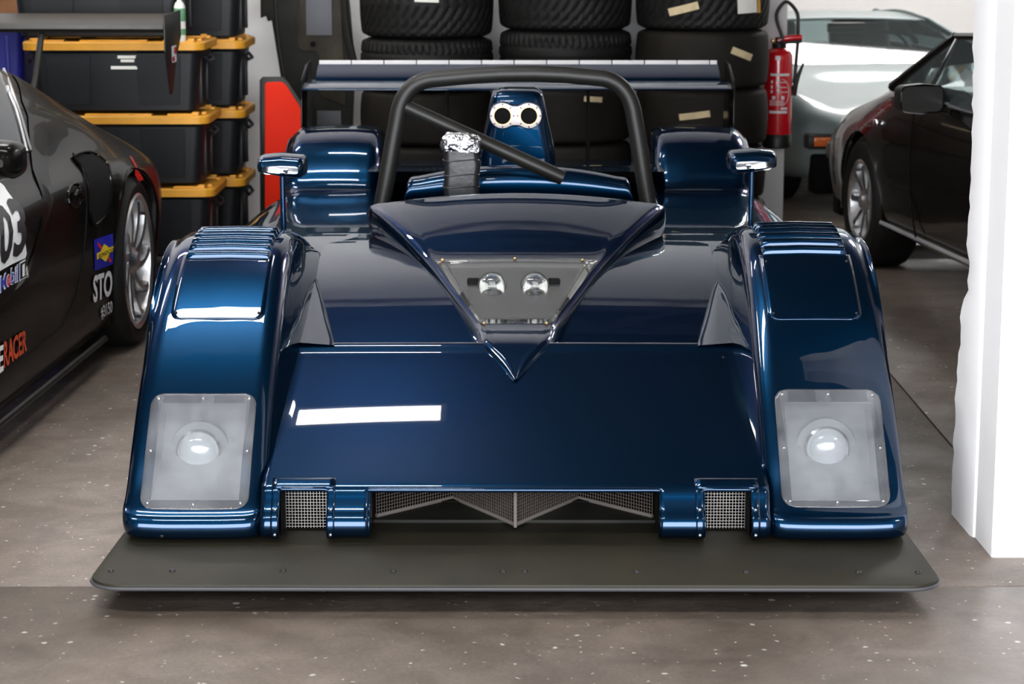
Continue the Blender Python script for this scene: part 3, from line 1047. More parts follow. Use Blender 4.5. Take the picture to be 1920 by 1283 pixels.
grid('bulkhead_roll', net(N, 5, 4), 'blue', RC, sharp=70, flip=True)
grid('rear_deck', [[(x, y, z) for x in np.linspace(-0.56, 0.56, 12)] for y, z in ((8.12, 0.715), (8.3, 0.712), (8.7, 0.70), (9.0, 0.66), (9.3, 0.58), (9.5, 0.46), (9.52, 0.2))], 'blue', RC, sharp=60)
for s in (-1, 1):
    Gd = net([[(s * (0.46 + 0.03 * k), y, z) for k, z in ((0, z0), (0.6, z0 - 0.01), (1.8, z0 - 0.06), (2.6, 0.58))] for y, z0 in ((7.9, 0.64), (8.05, 0.71), (8.3, 0.712), (8.55, 0.71))], 4, 4)
    grid('deck_shoulder', Gd, 'blue', RC, flip=(s < 0))

# ---- roll hoop and brace
HY = 7.93
hoop = [(-0.535, 0.42), (-0.492, 0.63), (-0.437, 0.925), (-0.428, 0.968), (-0.408, 1.012), (-0.375, 1.048), (-0.330, 1.068), (-0.28, 1.074), (0.28, 1.078), (0.325, 1.072), (0.366, 1.052), (0.399, 1.016), (0.418, 0.972), (0.428, 0.925), (0.478, 0.63), (0.515, 0.42)]
tube('roll_hoop', [(x, HY, z) for x, z in hermite(np.array(hoop), 5)], 0.0305, 'matte_black', RC, 20)
tube('hoop_brace', [(-0.405, HY, 0.972), (0.168, 7.93, 0.712)], [0.0255, 0.027], 'matte_black', RC, 20)
# ---- wrapped post on the cockpit
N = []
for k, z in enumerate((0.30, 0.50, 0.66, 0.70, 0.74, 0.78, 0.82, 0.845)):
    w, d = 0.062 + 0.002 * (k % 2), 0.045
    N.append([(-0.199 + a * w / 0.062 + 0.002 * (k % 3), 7.74 + b, z) for a, b in rrect(0.124, 0.09, 0.022, 4)])
wp = grid('wrapped_post', net(N, 3, 1), 'tape', RC, close_v=True, sharp=70)
for z in (0.705, 0.748, 0.80):
    pts = [(-0.199 + a, 7.74 + b, z + 0.004 * math.sin(3 * a / 0.06)) for a, b in rrect(0.1285, 0.0945, 0.024, 4)]
    tube('tape_seam', pts + pts[:1], 0.0022, 'tape', wp, 6)
N = []
for z, f in ((0.835, 1.05), (0.850, 1.09), (0.866, 1.10), (0.880, 1.03), (0.889, 0.85), (0.893, 0.5), (0.894, 0.02)):
    N.append([(-0.199 + a * f + rng.normal(0, 0.0022), 7.74 + b * f + rng.normal(0, 0.0022), z + rng.normal(0, 0.0022) - 0.10 * max(0, a * f - 0.01)) for a, b in rrect(0.128, 0.092, 0.022, 4)])
fo = grid('foil_cap', net(N, 3, 1), 'foil', wp, close_v=True, sharp=25)
fo['label'] = 'crumpled silver foil'

# ---- air snorkel with twin inlets
N = []
for z, w, y0, y1, r in ((0.70, 0.150, 8.318, 8.72, 0.05), (0.76, 0.146, 8.314, 8.70, 0.05), (0.83, 0.132, 8.31, 8.68, 0.05), (0.90, 0.116, 8.308, 8.64, 0.045), (0.96, 0.104, 8.314, 8.60, 0.04), (0.985, 0.096, 8.325, 8.58, 0.035), (0.999, 0.080, 8.345, 8.56, 0.03), (1.004, 0.05, 8.38, 8.52, 0.02), (1.005, 0.005, 8.44, 8.46, 0.002)):
    N.append([(a, (y0 + y1) / 2 + b, z) for a, b in rrect(2 * w, y1 - y0, r, 4)])
sn = grid('air_snorkel', net(N, 4, 1), 'blue', RC, close_v=True, sharp=60)


def eight(r, c, waist, n=72):
    out = []
    for k in range(n):
        a = 2 * math.pi * k / n
        best = waist
        dx, dz = math.cos(a), math.sin(a)
        for sg in (-1, 1):
            bq = sg * c * dx
            disc = bq * bq - (c * c - r * r)
            if disc >= 0:
                best = max(best, bq + math.sqrt(disc))
        out.append((best * dx, best * dz))
    o = np.array(out)
    for _ in range(3):
        o = (np.roll(o, 1, 0) + 2 * o + np.roll(o, -1, 0)) / 4
    return [tuple(p) for p in o]


FZ, FYY = 0.912, 8.262
prism('snorkel_mouth', eight(0.053, 0.050, 0.042), (-0.006, 8.32, FZ), (1, 0, 0), (0, 0, 1), 0.055, 'blue', RC, 0.006)
fl = prism('inlet_flange', eight(0.049, 0.050, 0.036), (-0.006, FYY + 0.004, FZ), (1, 0, 0), (0, 0, 1), 0.010, 'pale_flange', RC, 0.003)
fl['label'] = 'pale figure-eight inlet flange'
for sg in (-1, 1):
    cx = -0.006 + sg * 0.050
    lathe('inlet_ring', [(0.030, 0.004), (0.0325, 0.012), (0.0345, 0.012), (0.036, 0.004)], 'brass', fl, 36, (cx, FYY, FZ), (0, -1, 0))
    lathe('inlet_bore', [(0.0315, 0.0095), (0.031, 0.005), (0.020, 0.0052), (0.0, 0.0052)], 'dark', fl, 36, (cx, FYY - 0.002, FZ), (0, -1, 0))
    for k in range(8):
        a = 2 * math.pi * k / 8
        ball('bolt', (cx + 0.0425 * math.cos(a), FYY - 0.007, FZ + 0.0425 * math.sin(a)), 0.0034, 'rust_bolt', fl, seg=8)

# ---- mirrors
for s, px, py, pf in ((-1, 528, 312, 445), (1, 1409, 303, 437)):
    Ym = 6.66
    c = WY(px, py, Ym)
    cx = c.x - 0.012
    N = []
    for y, k, dz in ((Ym - 0.065, 0.35, -0.006), (Ym - 0.055, 0.72, -0.004), (Ym - 0.02, 0.94, 0), (Ym + 0.03, 1.0, 0), (Ym + 0.05, 0.98, 0)):
        rowp = []
        for a, b in rrect(0.148, 0.068, 0.018, 4):
            out = a * s
            drop = 0.45 if b < 0 and out > 0.02 else 1.0        # the outer lower corner is swept up
            rowp.append((cx + a * (0.6 + 0.4 * k), y, c.z + b * k * drop + dz))
        N.append(rowp)
    mh = grid('mirror_housing', net(N, 4, 2), 'blue', RC, close_v=True, sharp=70)
    grid('mirror_glass', [[(cx + a * 0.93, Ym + 0.046, c.z + b * 0.9) for a, b in rrect(0.148, 0.068, 0.018, 4)], [(cx, Ym + 0.046, c.z)] * 20], 'chrome', mh, close_v=True)
    zb = float(fender_y(s, Ym, 0.8)[2]) - 0.02
    tube('mirror_stem', [(cx, Ym, zb), (cx, Ym, c.z - 0.02)], 0.0085, 'blue', RC, 12)
    box('stem_foot', (cx, Ym, zb + 0.022), (0.05, 0.05, 0.02), 'matte_black', RC, 0.005)

# ---- rear wing
cxw = -0.005
foil_ = lambda y0, z0, ch, ang, th: [(y0 + ch * (t * math.cos(ang)) - q * math.sin(ang), z0 + ch * t * math.sin(ang) + q * math.cos(ang)) for t, q in
                                     [(1, 0.002)] + [(t, th * (2.9 * math.sqrt(t) - 1.2 * t - 1.7 * t * t) * 0.5) for t in (0.8, 0.6, 0.4, 0.2, 0.1, 0.04, 0.01)] + [(0, 0)] + [(t, -th * 0.7 * (2.9 * math.sqrt(t) - 1.2 * t - 1.7 * t * t) * 0.5) for t in (0.01, 0.04, 0.1, 0.2, 0.4, 0.6, 0.8)]]
mp_ = foil_(9.16, 0.944, 0.27, R(5), 0.020)
grid('wing_main_plane', [[(x, y, z) for y, z in mp_] for x in (-0.905, 0, 0.90)], 'blue', RC, close_v=True, sharp=60)
fp_ = foil_(9.40, 0.962, 0.16, R(24), 0.014)
grid('wing_flap', [[(x, y, z) for y, z in fp_] for x in (-0.870, 0, 0.872)], 'blue', RC, close_v=True, sharp=60)
yt, zt = 9.40 + 0.16 * math.cos(R(24)), 0.962 + 0.16 * math.sin(R(24))
x = -0.868
k = 0
while x < 0.85:
    w = min(0.142, 0.87 - x)
    box('gurney_strip', (x + w / 2, yt + 0.003, zt + 0.006), (w - 0.004, 0.006, 0.026), 'wing_strip', RC, 0.0015)
    x += 0.142
for s in (-1, 1):
    pe = [(9.14, 0.70), (9.17, 0.985), (9.40, 1.038), (9.60, 1.042), (9.60, 0.70)]
    prism('wing_endplate', pe, (s * 0.908 - 0.003, 0, 0), (0, 1, 0), (0, 0, 1), 0.006, 'black_paint', RC, 0.0015)
    prism('wing_pylon', [(9.2, 0.5), (9.22, 0.945), (9.38, 0.945), (9.4, 0.5)], (s * 0.30 - 0.005, 0, 0), (0, 1, 0), (0, 0, 1), 0.010, 'dark', RC, 0.002)

# ================================================================== tyres against the back wall
def tyre_mesh(name, w, r, kind):
    """tyre lying flat; tread cut into the running surface"""
    nz, na = 26, 240
    hz = np.linspace(-w / 2, w / 2, nz)
    prof = []
    for z in hz:
        t = abs(z) / (w / 2)
        rr = r - 0.012 * t ** 2
        if t > 0.86:
            rr -= 0.030 * ((t - 0.86) / 0.14) ** 2
        prof.append((rr, z, t))
    V, F = [], []
    for (rr, z, t) in prof:
        for k in range(na):
            a = 2 * math.pi * k / na
            dp = 0.0
            if t < 0.9:
                if kind == 'rain':
                    ph = (k / na * 40 + 2.6 * t ** 1.4) % 1.0
                    dp = 0.008 if ph < 0.35 and t > 0.06 else 0
                    if 0.28 < t < 0.36:
                        dp = 0.008
                elif kind == 'ribbed':
                    ph = (k / na * 60 + 0.5 * t) % 1.0
                    dp = 0.007 if ph < 0.3 and t > 0.45 else 0
                    if t < 0.08 or 0.4 < t < 0.47:
                        dp = 0.007
            V.append(((rr - dp) * math.cos(a), (rr - dp) * math.sin(a), z))
    for i in range(nz - 1):
        for k in range(na):
            F.append((i * na + k, i * na + (k + 1) % na, (i + 1) * na + (k + 1) % na, (i + 1) * na + k))
    for sg, base in ((1, (nz - 1) * na), (-1, 0)):
        last = base
        for rr, z in ((r - 0.075, w / 2 + 0.004), (r - 0.125, w / 2 - 0.004), (0.205, w / 2 - 0.02), (0.205, w / 2 - 0.06)):
            st = len(V)
            for k in range(na):
                a = 2 * math.pi * k / na
                V.append((rr * math.cos(a), rr * math.sin(a), sg * z))
            for k in range(na):
                f = (last + k, last + (k + 1) % na, st + (k + 1) % na, st + k)
                F.append(f if sg > 0 else f[::-1])
            last = st
    me = bpy.data.meshes.new(name)
    me.from_pydata(V, [], F)
    me.polygons.foreach_set('use_smooth', [True] * len(F))
    me.set_sharp_from_angle(angle=R(40))
    return me


stacks = [('left', -0.425, 11.02, 0.335, [('slick', 0.26), ('slick', 0.27), ('slick', 0.26), ('ribbed', 0.25), ('rain', 0.33)]),
          ('middle', 0.272, 11.02, 0.335, [('slick', 0.27), ('slick', 0.27), ('slick', 0.27), ('ribbed', 0.268), ('rain', 0.32)]),
          ('right', 0.955, 11.02, 0.335, [('slick', 0.262), ('slick', 0.262), ('slick', 0.278), ('slick', 0.278), ('rain', 0.31)])]
near = {'left': 'beside the leaning dark panel', 'middle': 'between two others', 'right': 'beside the fire extinguisher'}
kindw = {'slick': 'brown-black slick tyre', 'ribbed': 'black tyre with ribbed tread', 'rain': 'black rain tyre with curved tread grooves'}
lev = ['lowest', 'second', 'third', 'fourth', 'topmost']
TY = {}
for sd, x, y, r, lst in stacks:
    z = 0.004
    for q, (kd, w) in enumerate(lst):
        me = tyre_mesh('tyre', w, r, kd)
        me.materials.append(M['rubber_worn'] if kd == 'slick' else M['rubber'])
        o = bpy.data.objects.new('tyre', me)
        COL.objects.link(o)
        o.location = (x + rng.normal(0, 0.006), y + rng.normal(0, 0.004), z + w / 2 + 0.004)
        o.rotation_euler = (0, 0, rng.uniform(0, 6))
        tag(o, '%s, %s of the stack %s' % (kindw[kd], lev[q], near[sd]) if q != 1 else '%s, second from the floor in the stack %s' % (kindw[kd], near[sd]), 'tyre', 'tyres stacked by the back wall')
        TY[sd, q] = (o, r)
        z += w + 0.009


def tape_on_tyre(key, px, py, wpx, hpx, tilt, m, name='tape_label'):
    o, r = TY[key]
    c = WY(px, py, o.location.y - r)
    z0 = c.z - o.location.z
    dx = c.x - o.location.x
    sc = 10.8 / FX
    n = 8
    G = []
    for v in (-0.5, 0.5):
        rowp = []
        for k in range(n + 1):
            u = k / n - 0.5
            lx = dx + (u * wpx * math.cos(tilt) - v * hpx * math.sin(tilt)) * sc
            lz = z0 + (u * wpx * math.sin(tilt) + v * hpx * math.cos(tilt)) * sc
            a = math.asin(max(-0.98, min(0.98, lx / r)))
            rr = r + 0.0035
            p = Vector((rr * math.sin(a), -rr * math.cos(a), lz))
            p.rotate(Matrix.Rotation(-o.rotation_euler.z, 3, 'Z'))
            rowp.append(p)
        G.append(rowp)
    me = grid(name, [[tuple(p) for p in q] for q in G], m, None)
    me.parent = o
    return me


tape_on_tyre(('right', 4), 1283, 17, 54, 14, R(15), 'masking')
tape_on_tyre(('right', 4), 1403, 8, 38, 34, R(3), 'paper', 'paper_label')
tape_on_tyre(('right', 4), 1427, 8, 6, 34, R(3), 'yellow', 'yellow_label_edge')
tape_on_tyre(('right', 3), 1392, 102, 42, 13, R(-22), 'masking')
tape_on_tyre(('right', 2), 1303, 217, 56, 12, R(8), 'masking')
tape_on_tyre(('middle', 2), 1112, 187, 34, 10, R(-5), 'masking')
tape_on_tyre(('left', 4), 800, -3, 44, 14, R(-2), 'paper', 'paper_label')

# ================================================================== fire extinguisher on the end of the back wall
ex, ey = 1.368, 11.24
FE = thing('fire_extinguisher', 'red fire extinguisher hanging on the white wall end beside stacked tyres', 'extinguisher', (ex, ey, 0.50))
z0 = 0.50
lathe('cylinder', [(0.0, 0.06), (0.072, 0.06), (0.073, 0.07), (0.073, 0.455), (0.070, 0.478), (0.058, 0.497), (0.035, 0.510), (0.022, 0.513), (0.0, 0.514)], 'red_ext', FE, 32, (ex, ey, z0))
lathe('base_ring', [(0.0, 0.0), (0.070, 0.0), (0.075, 0.006), (0.0755, 0.068), (0.073, 0.072)], 'matte_black', FE, 32, (ex, ey, z0))
lathe('valve', [(0.022, 0.505), (0.034, 0.512), (0.036, 0.532), (0.024, 0.540), (0.020, 0.565), (0.0, 0.568)], 'matte_black', FE, 20, (ex, ey, z0))
tube('carry_handle', [(ex - 0.01, ey - 0.01, z0 + 0.548), (ex + 0.05, ey - 0.015, z0 + 0.562), (ex + 0.115, ey - 0.02, z0 + 0.566)], [0.012, 0.015, 0.014], 'red_ext', FE, 10, smooth_k=4)
tube('squeeze_lever', [(ex, ey - 0.01, z0 + 0.536), (ex + 0.06, ey - 0.015, z0 + 0.540), (ex + 0.115, ey - 0.02, z0 + 0.545)], 0.008, 'matte_black', FE, 10, smooth_k=4)
ball('gauge', (ex - 0.034, ey - 0.03, z0 + 0.548), 0.013, 'brass', FE, (1, 0.6, 1))
tube('hose', [(ex + 0.02, ey - 0.02, z0 + 0.545), (ex - 0.01, ey + 0.0, z0 + 0.70), (ex + 0.03, ey + 0.0, z0 + 0.745), (ex + 0.085, ey + 0.01, z0 + 0.70), (ex + 0.098, ey + 0.01, z0 + 0.60), (ex + 0.092, ey + 0.01, z0 + 0.46), (ex + 0.084, ey + 0.01, z0 + 0.33)], 0.0095, 'matte_black', FE, 10, smooth_k=6)
tube('nozzle', [(ex + 0.080, ey + 0.0, z0 + 0.27), (ex + 0.092, ey - 0.012, z0 + 0.34), (ex + 0.125, ey - 0.02, z0 + 0.435)], [0.016, 0.013, 0.006], 'matte_black', FE, 10, smooth_k=4)
box('wall_bracket', (ex, ey + 0.12, z0 + 0.42), (0.05, 0.11, 0.06), 'matte_black', FE, 0.004)


def on_cyl(u, z, rr=0.0742):
    a = u / rr
    return (ex + rr * math.sin(a), ey - rr * math.cos(a), z0 + z)


def print_patch(name, u0, u1, za, zb, m='white_print'):
    return grid(name, [[on_cyl(u, z) for u in np.linspace(u0, u1, 6)] for z in (za, zb)], m, FE)


print_patch('print_line', -0.050, 0.052, 0.372, 0.384)
for k, (zz0, l) in enumerate(((0.338, 0.045), (0.312, 0.05), (0.288, 0.06))):
    print_patch('print_line', -0.012, -0.012 + l, zz0, zz0 + 0.0035)
    print_patch('print_symbol', -0.014, 0.000, zz0 + 0.006, zz0 + 0.018)
    print_patch('print_symbol', -0.046, -0.036, zz0 - 0.004, zz0 + 0.012)
print_patch('print_symbol', -0.038, -0.022, 0.252, 0.270)
print_patch('print_symbol', 0.010, 0.026, 0.252, 0.270)
for k in range(4):
    print_patch('print_line', -0.052, 0.026, 0.222 + 0.007 * k, 0.2245 + 0.007 * k)
print_patch('print_symbol', 0.008, 0.045, 0.200, 0.212)
print_patch('print_line', -0.052, 0.044, 0.181, 0.194)
print_patch('top_sticker', -0.026, 0.0, 0.452, 0.474)
tube('print_arc', [on_cyl(0.006 + 0.048 * math.sin(R(a)), 0.288 + 0.068 * math.cos(R(a)), 0.0738) for a in range(5, 180, 12)], 0.0014, 'white_print', FE, 5)

# ================================================================== storage bins
def make_bin(label):
    t = thing('storage_bin', label, 'bin', (0, 0, 0), group='black bins with yellow lids', local=True)
    N = []
    for z, w, d in ((0.0, 0.70, 0.40), (0.006, 0.712, 0.412), (0.15, 0.735, 0.435), (0.27, 0.755, 0.452), (0.285, 0.785, 0.48), (0.298, 0.785, 0.48)):
        N.append([(a, b, z) for a, b in rrect(w, d, 0.045, 5)])
    N.insert(0, [(0, 0, 0)] * len(N[0]))
    grid('bin_body', N, 'bin', t, close_v=True, sharp=30)
    # proud panels on the long faces and the ends
    for s in (-1, 1):
        for xa, xb2, xc, xd in ((-0.30, -0.10, -0.11, -0.29), (0.10, 0.30, 0.29, 0.11)):
            fy = lambda z: s * (0.206 + 0.028 * z / 0.27)
            bm = bmesh.new()
            vs = [bm.verts.new((x, fy(z), z)) for x, z in ((xd, 0.03), (xc, 0.03), (xb2, 0.262), (xa, 0.262))] if xa < 0 else [bm.verts.new((x, fy(z), z)) for x, z in ((xd, 0.03), (xc, 0.03), (xb2, 0.262), (xa, 0.262))]
            f = bm.faces.new(vs)
            e = bmesh.ops.extrude_face_region(bm, geom=[f])
            bmesh.ops.translate(bm, vec=(0, s * 0.009, 0), verts=[g for g in e['geom'] if isinstance(g, bmesh.types.BMVert)])
            bmesh.ops.bevel(bm, geom=bm.edges[:], offset=0.004, segments=2, affect='EDGES')
            bm_obj('side_panel', bm, 'bin', t)
        box('end_rib', (s * 0.366, -0.10, 0.14), (0.022, 0.03, 0.22), 'bin', t, 0.004)
        box('end_rib', (s * 0.366, 0.10, 0.14), (0.022, 0.03, 0.22), 'bin', t, 0.004)
        tube('end_handle', [(s * 0.385, -0.09, 0.25), (s * 0.405, -0.08, 0.225), (s * 0.405, 0.08, 0.225), (s * 0.385, 0.09, 0.25)], 0.008, 'bin', t, 8)
    N = []
    for z, w, d in ((0.288, 0.80, 0.495), (0.286, 0.812, 0.507), (0.318, 0.815, 0.51), (0.325, 0.805, 0.50), (0.325, 0.76, 0.455), (0.322, 0.74, 0.435)):
        N.append([(a, b, z) for a, b in rrect(w, d, 0.06, 5)])
    N.append([(0, 0, 0.322)] * len(N[0]))
    ld = grid('lid', N, 'yellow', t, close_v=True, sharp=30)
    for s in (-1, 1):
        box('lid_rib', (0, s * 0.20, 0.326), (0.30, 0.05, 0.012), 'yellow', ld, 0.003)
        for q in (-1, 1):
            box('lid_rib', (q * 0.29, s * 0.20, 0.326), (0.14, 0.05, 0.012), 'yellow', ld, 0.003)
            box('lid_knob', (q * 0.345, s * 0.205, 0.331), (0.03, 0.03, 0.018), 'yellow', ld, 0.004)
            box('lid_knob', (q * 0.375, s * 0.14, 0.329), (0.022, 0.05, 0.014), 'yellow', ld, 0.004)
    return t


A_ = (-1.775, 9.98)
B_ = (-1.685, 10.62)
proto = make_bin('black bin with yellow lid, paper strips stuck on its front')
PITCH = 0.327
ZB = 0.152
for c_ in [q for q in bpy.data.objects if q.parent == proto or (q.parent and q.parent.parent == proto)]:
    for v in c_.data.vertices:
        v.co.z *= 0.955
proto.location = (A_[0], A_[1], ZB + 2 * PITCH)
names_a = {1: 'black bin with yellow lid directly under the bin with paper strips', 0: 'lowest black yellow-lidded bin in the front stack, on a dolly',
           3: 'black bin on top of the front stack, above the bin with paper strips'}
for k, lb in names_a.items():
    dup(proto, (A_[0] + (0.012 if k == 1 else 0.03 if k == 0 else -0.08), A_[1] + (0.075 if k == 3 else 0), ZB + k * PITCH), 0, lb)
for k, lb in ((0, 'lowest black yellow-lidded bin in the rear stack by the red panel'), (1, 'second black yellow-lidded bin up in the rear stack by the red panel'),
              (2, 'third black yellow-lidded bin up in the rear stack by the red panel'), (3, 'topmost black bin in the rear stack by the white wall')):
    dup(proto, (B_[0] + 0.006 * k, B_[1], 0.125 + k * PITCH), 0, lb)
# strips only on the first bin
c = Vector((0, -0.2195, 0))
for nm, px, py, w, h in (('paper_strip', 239, 107, 0.088, 0.013), ('paper_strip', 239, 114, 0.06, 0.012), ('paper_strip', 240, 127, 0.152, 0.014)):
    p = WY(px, py, A_[1] - 0.232) - Vector(proto.location)
    box(nm, (p.x, -0.228 - 0.004 * (p.z / 0.3), p.z), (w, 0.004, h), 'paper', proto, 0.0)
for nm, (x, y), z, lb in (('bin_dolly', A_, ZB, 'black wheeled dolly under the front stack of bins'), ('bin_dolly', B_, 0.125, 'black wheeled dolly under the rear stack of bins')):
    d = thing(nm, lb, 'dolly', (x, y, 0))
    box('platform', (x, y, z - 0.02), (0.74, 0.46, 0.04), 'matte_black', d, 0.006)
    for sx in (-1, 1):
        for sy in (-1, 1):
            lathe('castor', [(0.0, -0.015), (0.045, -0.015), (0.048, -0.008), (0.048, 0.008), (0.045, 0.015), (0, 0.015)], 'rubber', d, 16, (x + sx * 0.3, y + sy * 0.17, 0.048), (1, 0, 0))

# deep blue crates behind the race coupe's wing, small things on top
for k, lb in enumerate(('lowest deep blue plastic crate behind the black race coupe', 'middle deep blue plastic crate behind the black race coupe', 'uppermost deep blue plastic crate behind the black race coupe')):
    t = thing('plastic_crate', lb, 'crate', (-2.66, 10.5, 0.40 * k), group='deep blue crates', local=True)
    N = [[(0, 0, 0)] * 24]
    for z, w, d in ((0.0, 0.70, 0.46), (0.01, 0.72, 0.48), (0.34, 0.76, 0.52), (0.345, 0.79, 0.55), (0.38, 0.79, 0.55), (0.385, 0.75, 0.51), (0.36, 0.74, 0.50)):
        N.append([(a, b, z) for a, b in rrect(w, d, 0.04, 5)])
    N.append([(0, 0, 0.36)] * 24)
    grid('crate_body', N, 'blue_crate', t, close_v=True, sharp=30)
    for q in range(5):
        box('crate_rib', (-0.30 + 0.15 * q, -0.252, 0.17), (0.02, 0.02, 0.30), 'blue_crate', t, 0.004)
cab = thing('storage_cabinet', 'black storage cabinet behind the deep blue crates', 'cabinet', (-2.62, 11.15, 0))
span('cabinet_body', -3.1, -2.13, 10.92, 11.38, 0.0, 1.16, 'matte_black', cab, 0.005)
for xa_, xb_ in ((-3.09, -2.625), (-2.605, -2.14)):
    dr_ = span('cabinet_door', xa_, xb_, 10.905, 10.92, 0.03, 1.13, 'matte_black', cab, 0.004)
bx = thing('cardboard_box', 'brown cardboard box on top of the black cabinet', 'box', (-2.50, 11.08, 1.16))
box('carton', (-2.50, 11.08, 1.265), (0.15, 0.2, 0.21), 'card', bx, 0.003)
box('carton_flap', (-2.53, 10.978, 1.30), (0.08, 0.004, 0.08), 'card', bx, 0.001)
yb_ = thing('yellow_cup', 'small yellow plastic cup beside the cardboard box', 'cup', (-2.61, 11.0, 1.16))
lathe('cup_wall', [(0.0, 0.0), (0.018, 0.0), (0.022, 0.075), (0.020, 0.075), (0.016, 0.004), (0, 0.004)], 'print_yellow', yb_, 20, (-2.61, 11.0, 1.16))
tb = thing('tool_case', 'dark brown tool case standing between cardboard box and metal bracket', 'case', (-2.31, 11.05, 1.16))
box('case_body', (-2.315, 11.08, 1.285), (0.12, 0.2, 0.25), M['carbon'], tb, 0.02)
box('case_side_plate', (-2.375, 10.99, 1.225), (0.035, 0.05, 0.13), 'paper', tb, 0.01)
pb = thing('metal_bracket', 'pale metal bracket with red knob on the black cabinet', 'bracket', (-2.205, 11.0, 1.16))
prism('bracket_plate', [(-0.035, 0), (0.035, 0), (0.028, 0.14), (-0.04, 0.16)], (-2.20, 11.0, 1.16), (1, 0, 0), (0, 0, 1), 0.012, 'alu', pb, 0.003)
lathe('red_knob', [(0.0, 0.0), (0.012, 0.0), (0.012, 0.012), (0, 0.015)], 'red_lamp', pb, 16, (-2.21, 10.988, 1.25), (0, -1, 0))
sb = thing('spray_bottle', 'slim white and green bottle standing on the yellow lid', 'bottle', (-1.475, 9.76, ZB + 3 * PITCH - 0.017))
lathe('bottle_body', [(0.0, 0.0), (0.023, 0.0), (0.025, 0.006), (0.025, 0.155), (0.018, 0.172), (0.011, 0.176), (0.011, 0.20), (0, 0.202)], 'paper', sb, 20, (-1.475, 9.76, ZB + 3 * PITCH - 0.017))
for za, zb2 in ((0.03, 0.055), (0.09, 0.145)):
    lathe('bottle_label', [(0.0254, za), (0.0256, za + 0.002), (0.0256, zb2), (0.0254, zb2 + 0.002)], 'green_print', sb, 20, (-1.475, 9.76, ZB + 3 * PITCH - 0.017))

# ================================================================== leaning panels by the bins
def lean_poly(pts, Y):
    return [(WY(px, py, Y).x, WY(px, py, Y).z) for px, py in pts]


rp = thing('red_door_panel', 'bright red bodywork panel with black edging leaning beside the bins', 'panel', (-1.1, 10.30, 0))
prism('red_skin', lean_poly([(497, 158), (500, 154), (528, 153), (536, 158), (572, 214), (573, 500), (497, 500)], 10.30), (0, 10.30, 0), (1, 0, 0), (0, 0, 1), 0.012, 'red', rp, 0.003)
prism('black_backing', lean_poly([(487, 150), (492, 144), (530, 144), (541, 154), (580, 214), (581, 502), (488, 502)], 10.31), (0, 10.325, 0), (1, 0, 0), (0, 0, 1), 0.02, 'matte_black', rp, 0.003)
foot = [c_ for c_ in bpy.data.objects if c_.parent == rp]
lowz = min((v.co.z for c_ in foot for v in c_.data.vertices))
for c_ in foot:
    zt_ = max(v.co.z for v in c_.data.vertices)
    for v in c_.data.vertices:
        if v.co.z < 0.3:
            v.co.z = 0.002
dp = thing('undertray_panel', 'large dark worn undertray panel leaning on the white wall behind the wing', 'panel', (-0.95, 11.1, 0))
YP = 11.10
prism('panel_sheet', lean_poly([(488, -60), (489, 34), (499, 30), (503, 40), (510, 38), (527, 145), (560, 420), (655, 470), (662, 240), (666, 115), (650, -60)], YP), (0, YP, 0), (1, 0, 0), (0, 0, 1), 0.015, 'carbon', dp, 0.003)
prism('olive_plate', lean_poly([(566, -40), (560, 20), (555, 35), (558, 85), (565, 95), (590, 97), (598, 105), (600, 180), (650, 200), (636, -40)], YP - 0.02), (0, YP - 0.016, 0), (1, 0, 0), (0, 0, 1), 0.014, 'rusty_plate', dp, 0.003)
for (xa, ya, xb3, yb3) in ((573, -20, 623, 66), (594, 208, 640, 238)):
    q0, q1 = WY(xa, ya, YP - 0.04), WY(xb3, yb3, YP - 0.04)
    n = 18
    gm = box('ribbed_matrix', ((q0.x + q1.x) / 2, YP - 0.034, (q0.z + q1.z) / 2), (q1.x - q0.x, 0.01, q0.z - q1.z), 'grille', dp, 0.002)
    for k in range(n):
        xk = q0.x + (q1.x - q0.x) * (k + 0.5) / n
        box('matrix_fin', (xk, YP - 0.041, (q0.z + q1.z) / 2), (0.0035, 0.008, q0.z - q1.z), 'grille', gm, 0)
q = WY(587, 83, YP - 0.03)
lathe('bolt_hole', [(0.0, 0.0), (0.010, 0.0), (0.013, 0.003), (0.014, 0.0)], 'dark', dp, 16, (q.x, YP - 0.031, q.z), (0, -1, 0))
tube('panel_stiffener', [WY(513, -40, YP - 0.012), WY(523, 90, YP - 0.012), WY(536, 160, YP - 0.012)], 0.012, 'matte_black', dp, 8, smooth_k=4)
tube('panel_stiffener', [WY(640, -40, YP - 0.012), WY(650, 60, YP - 0.012), WY(664, 125, YP - 0.012)], 0.022, 'matte_black', dp, 8, smooth_k=4)
for c_ in [c_ for c_ in bpy.data.objects if c_.parent == dp]:
    if c_.name.startswith('panel_sheet'):
        for v in c_.data.vertices:
            if v.co.z < 0.5:
                v.co.z = 0.002

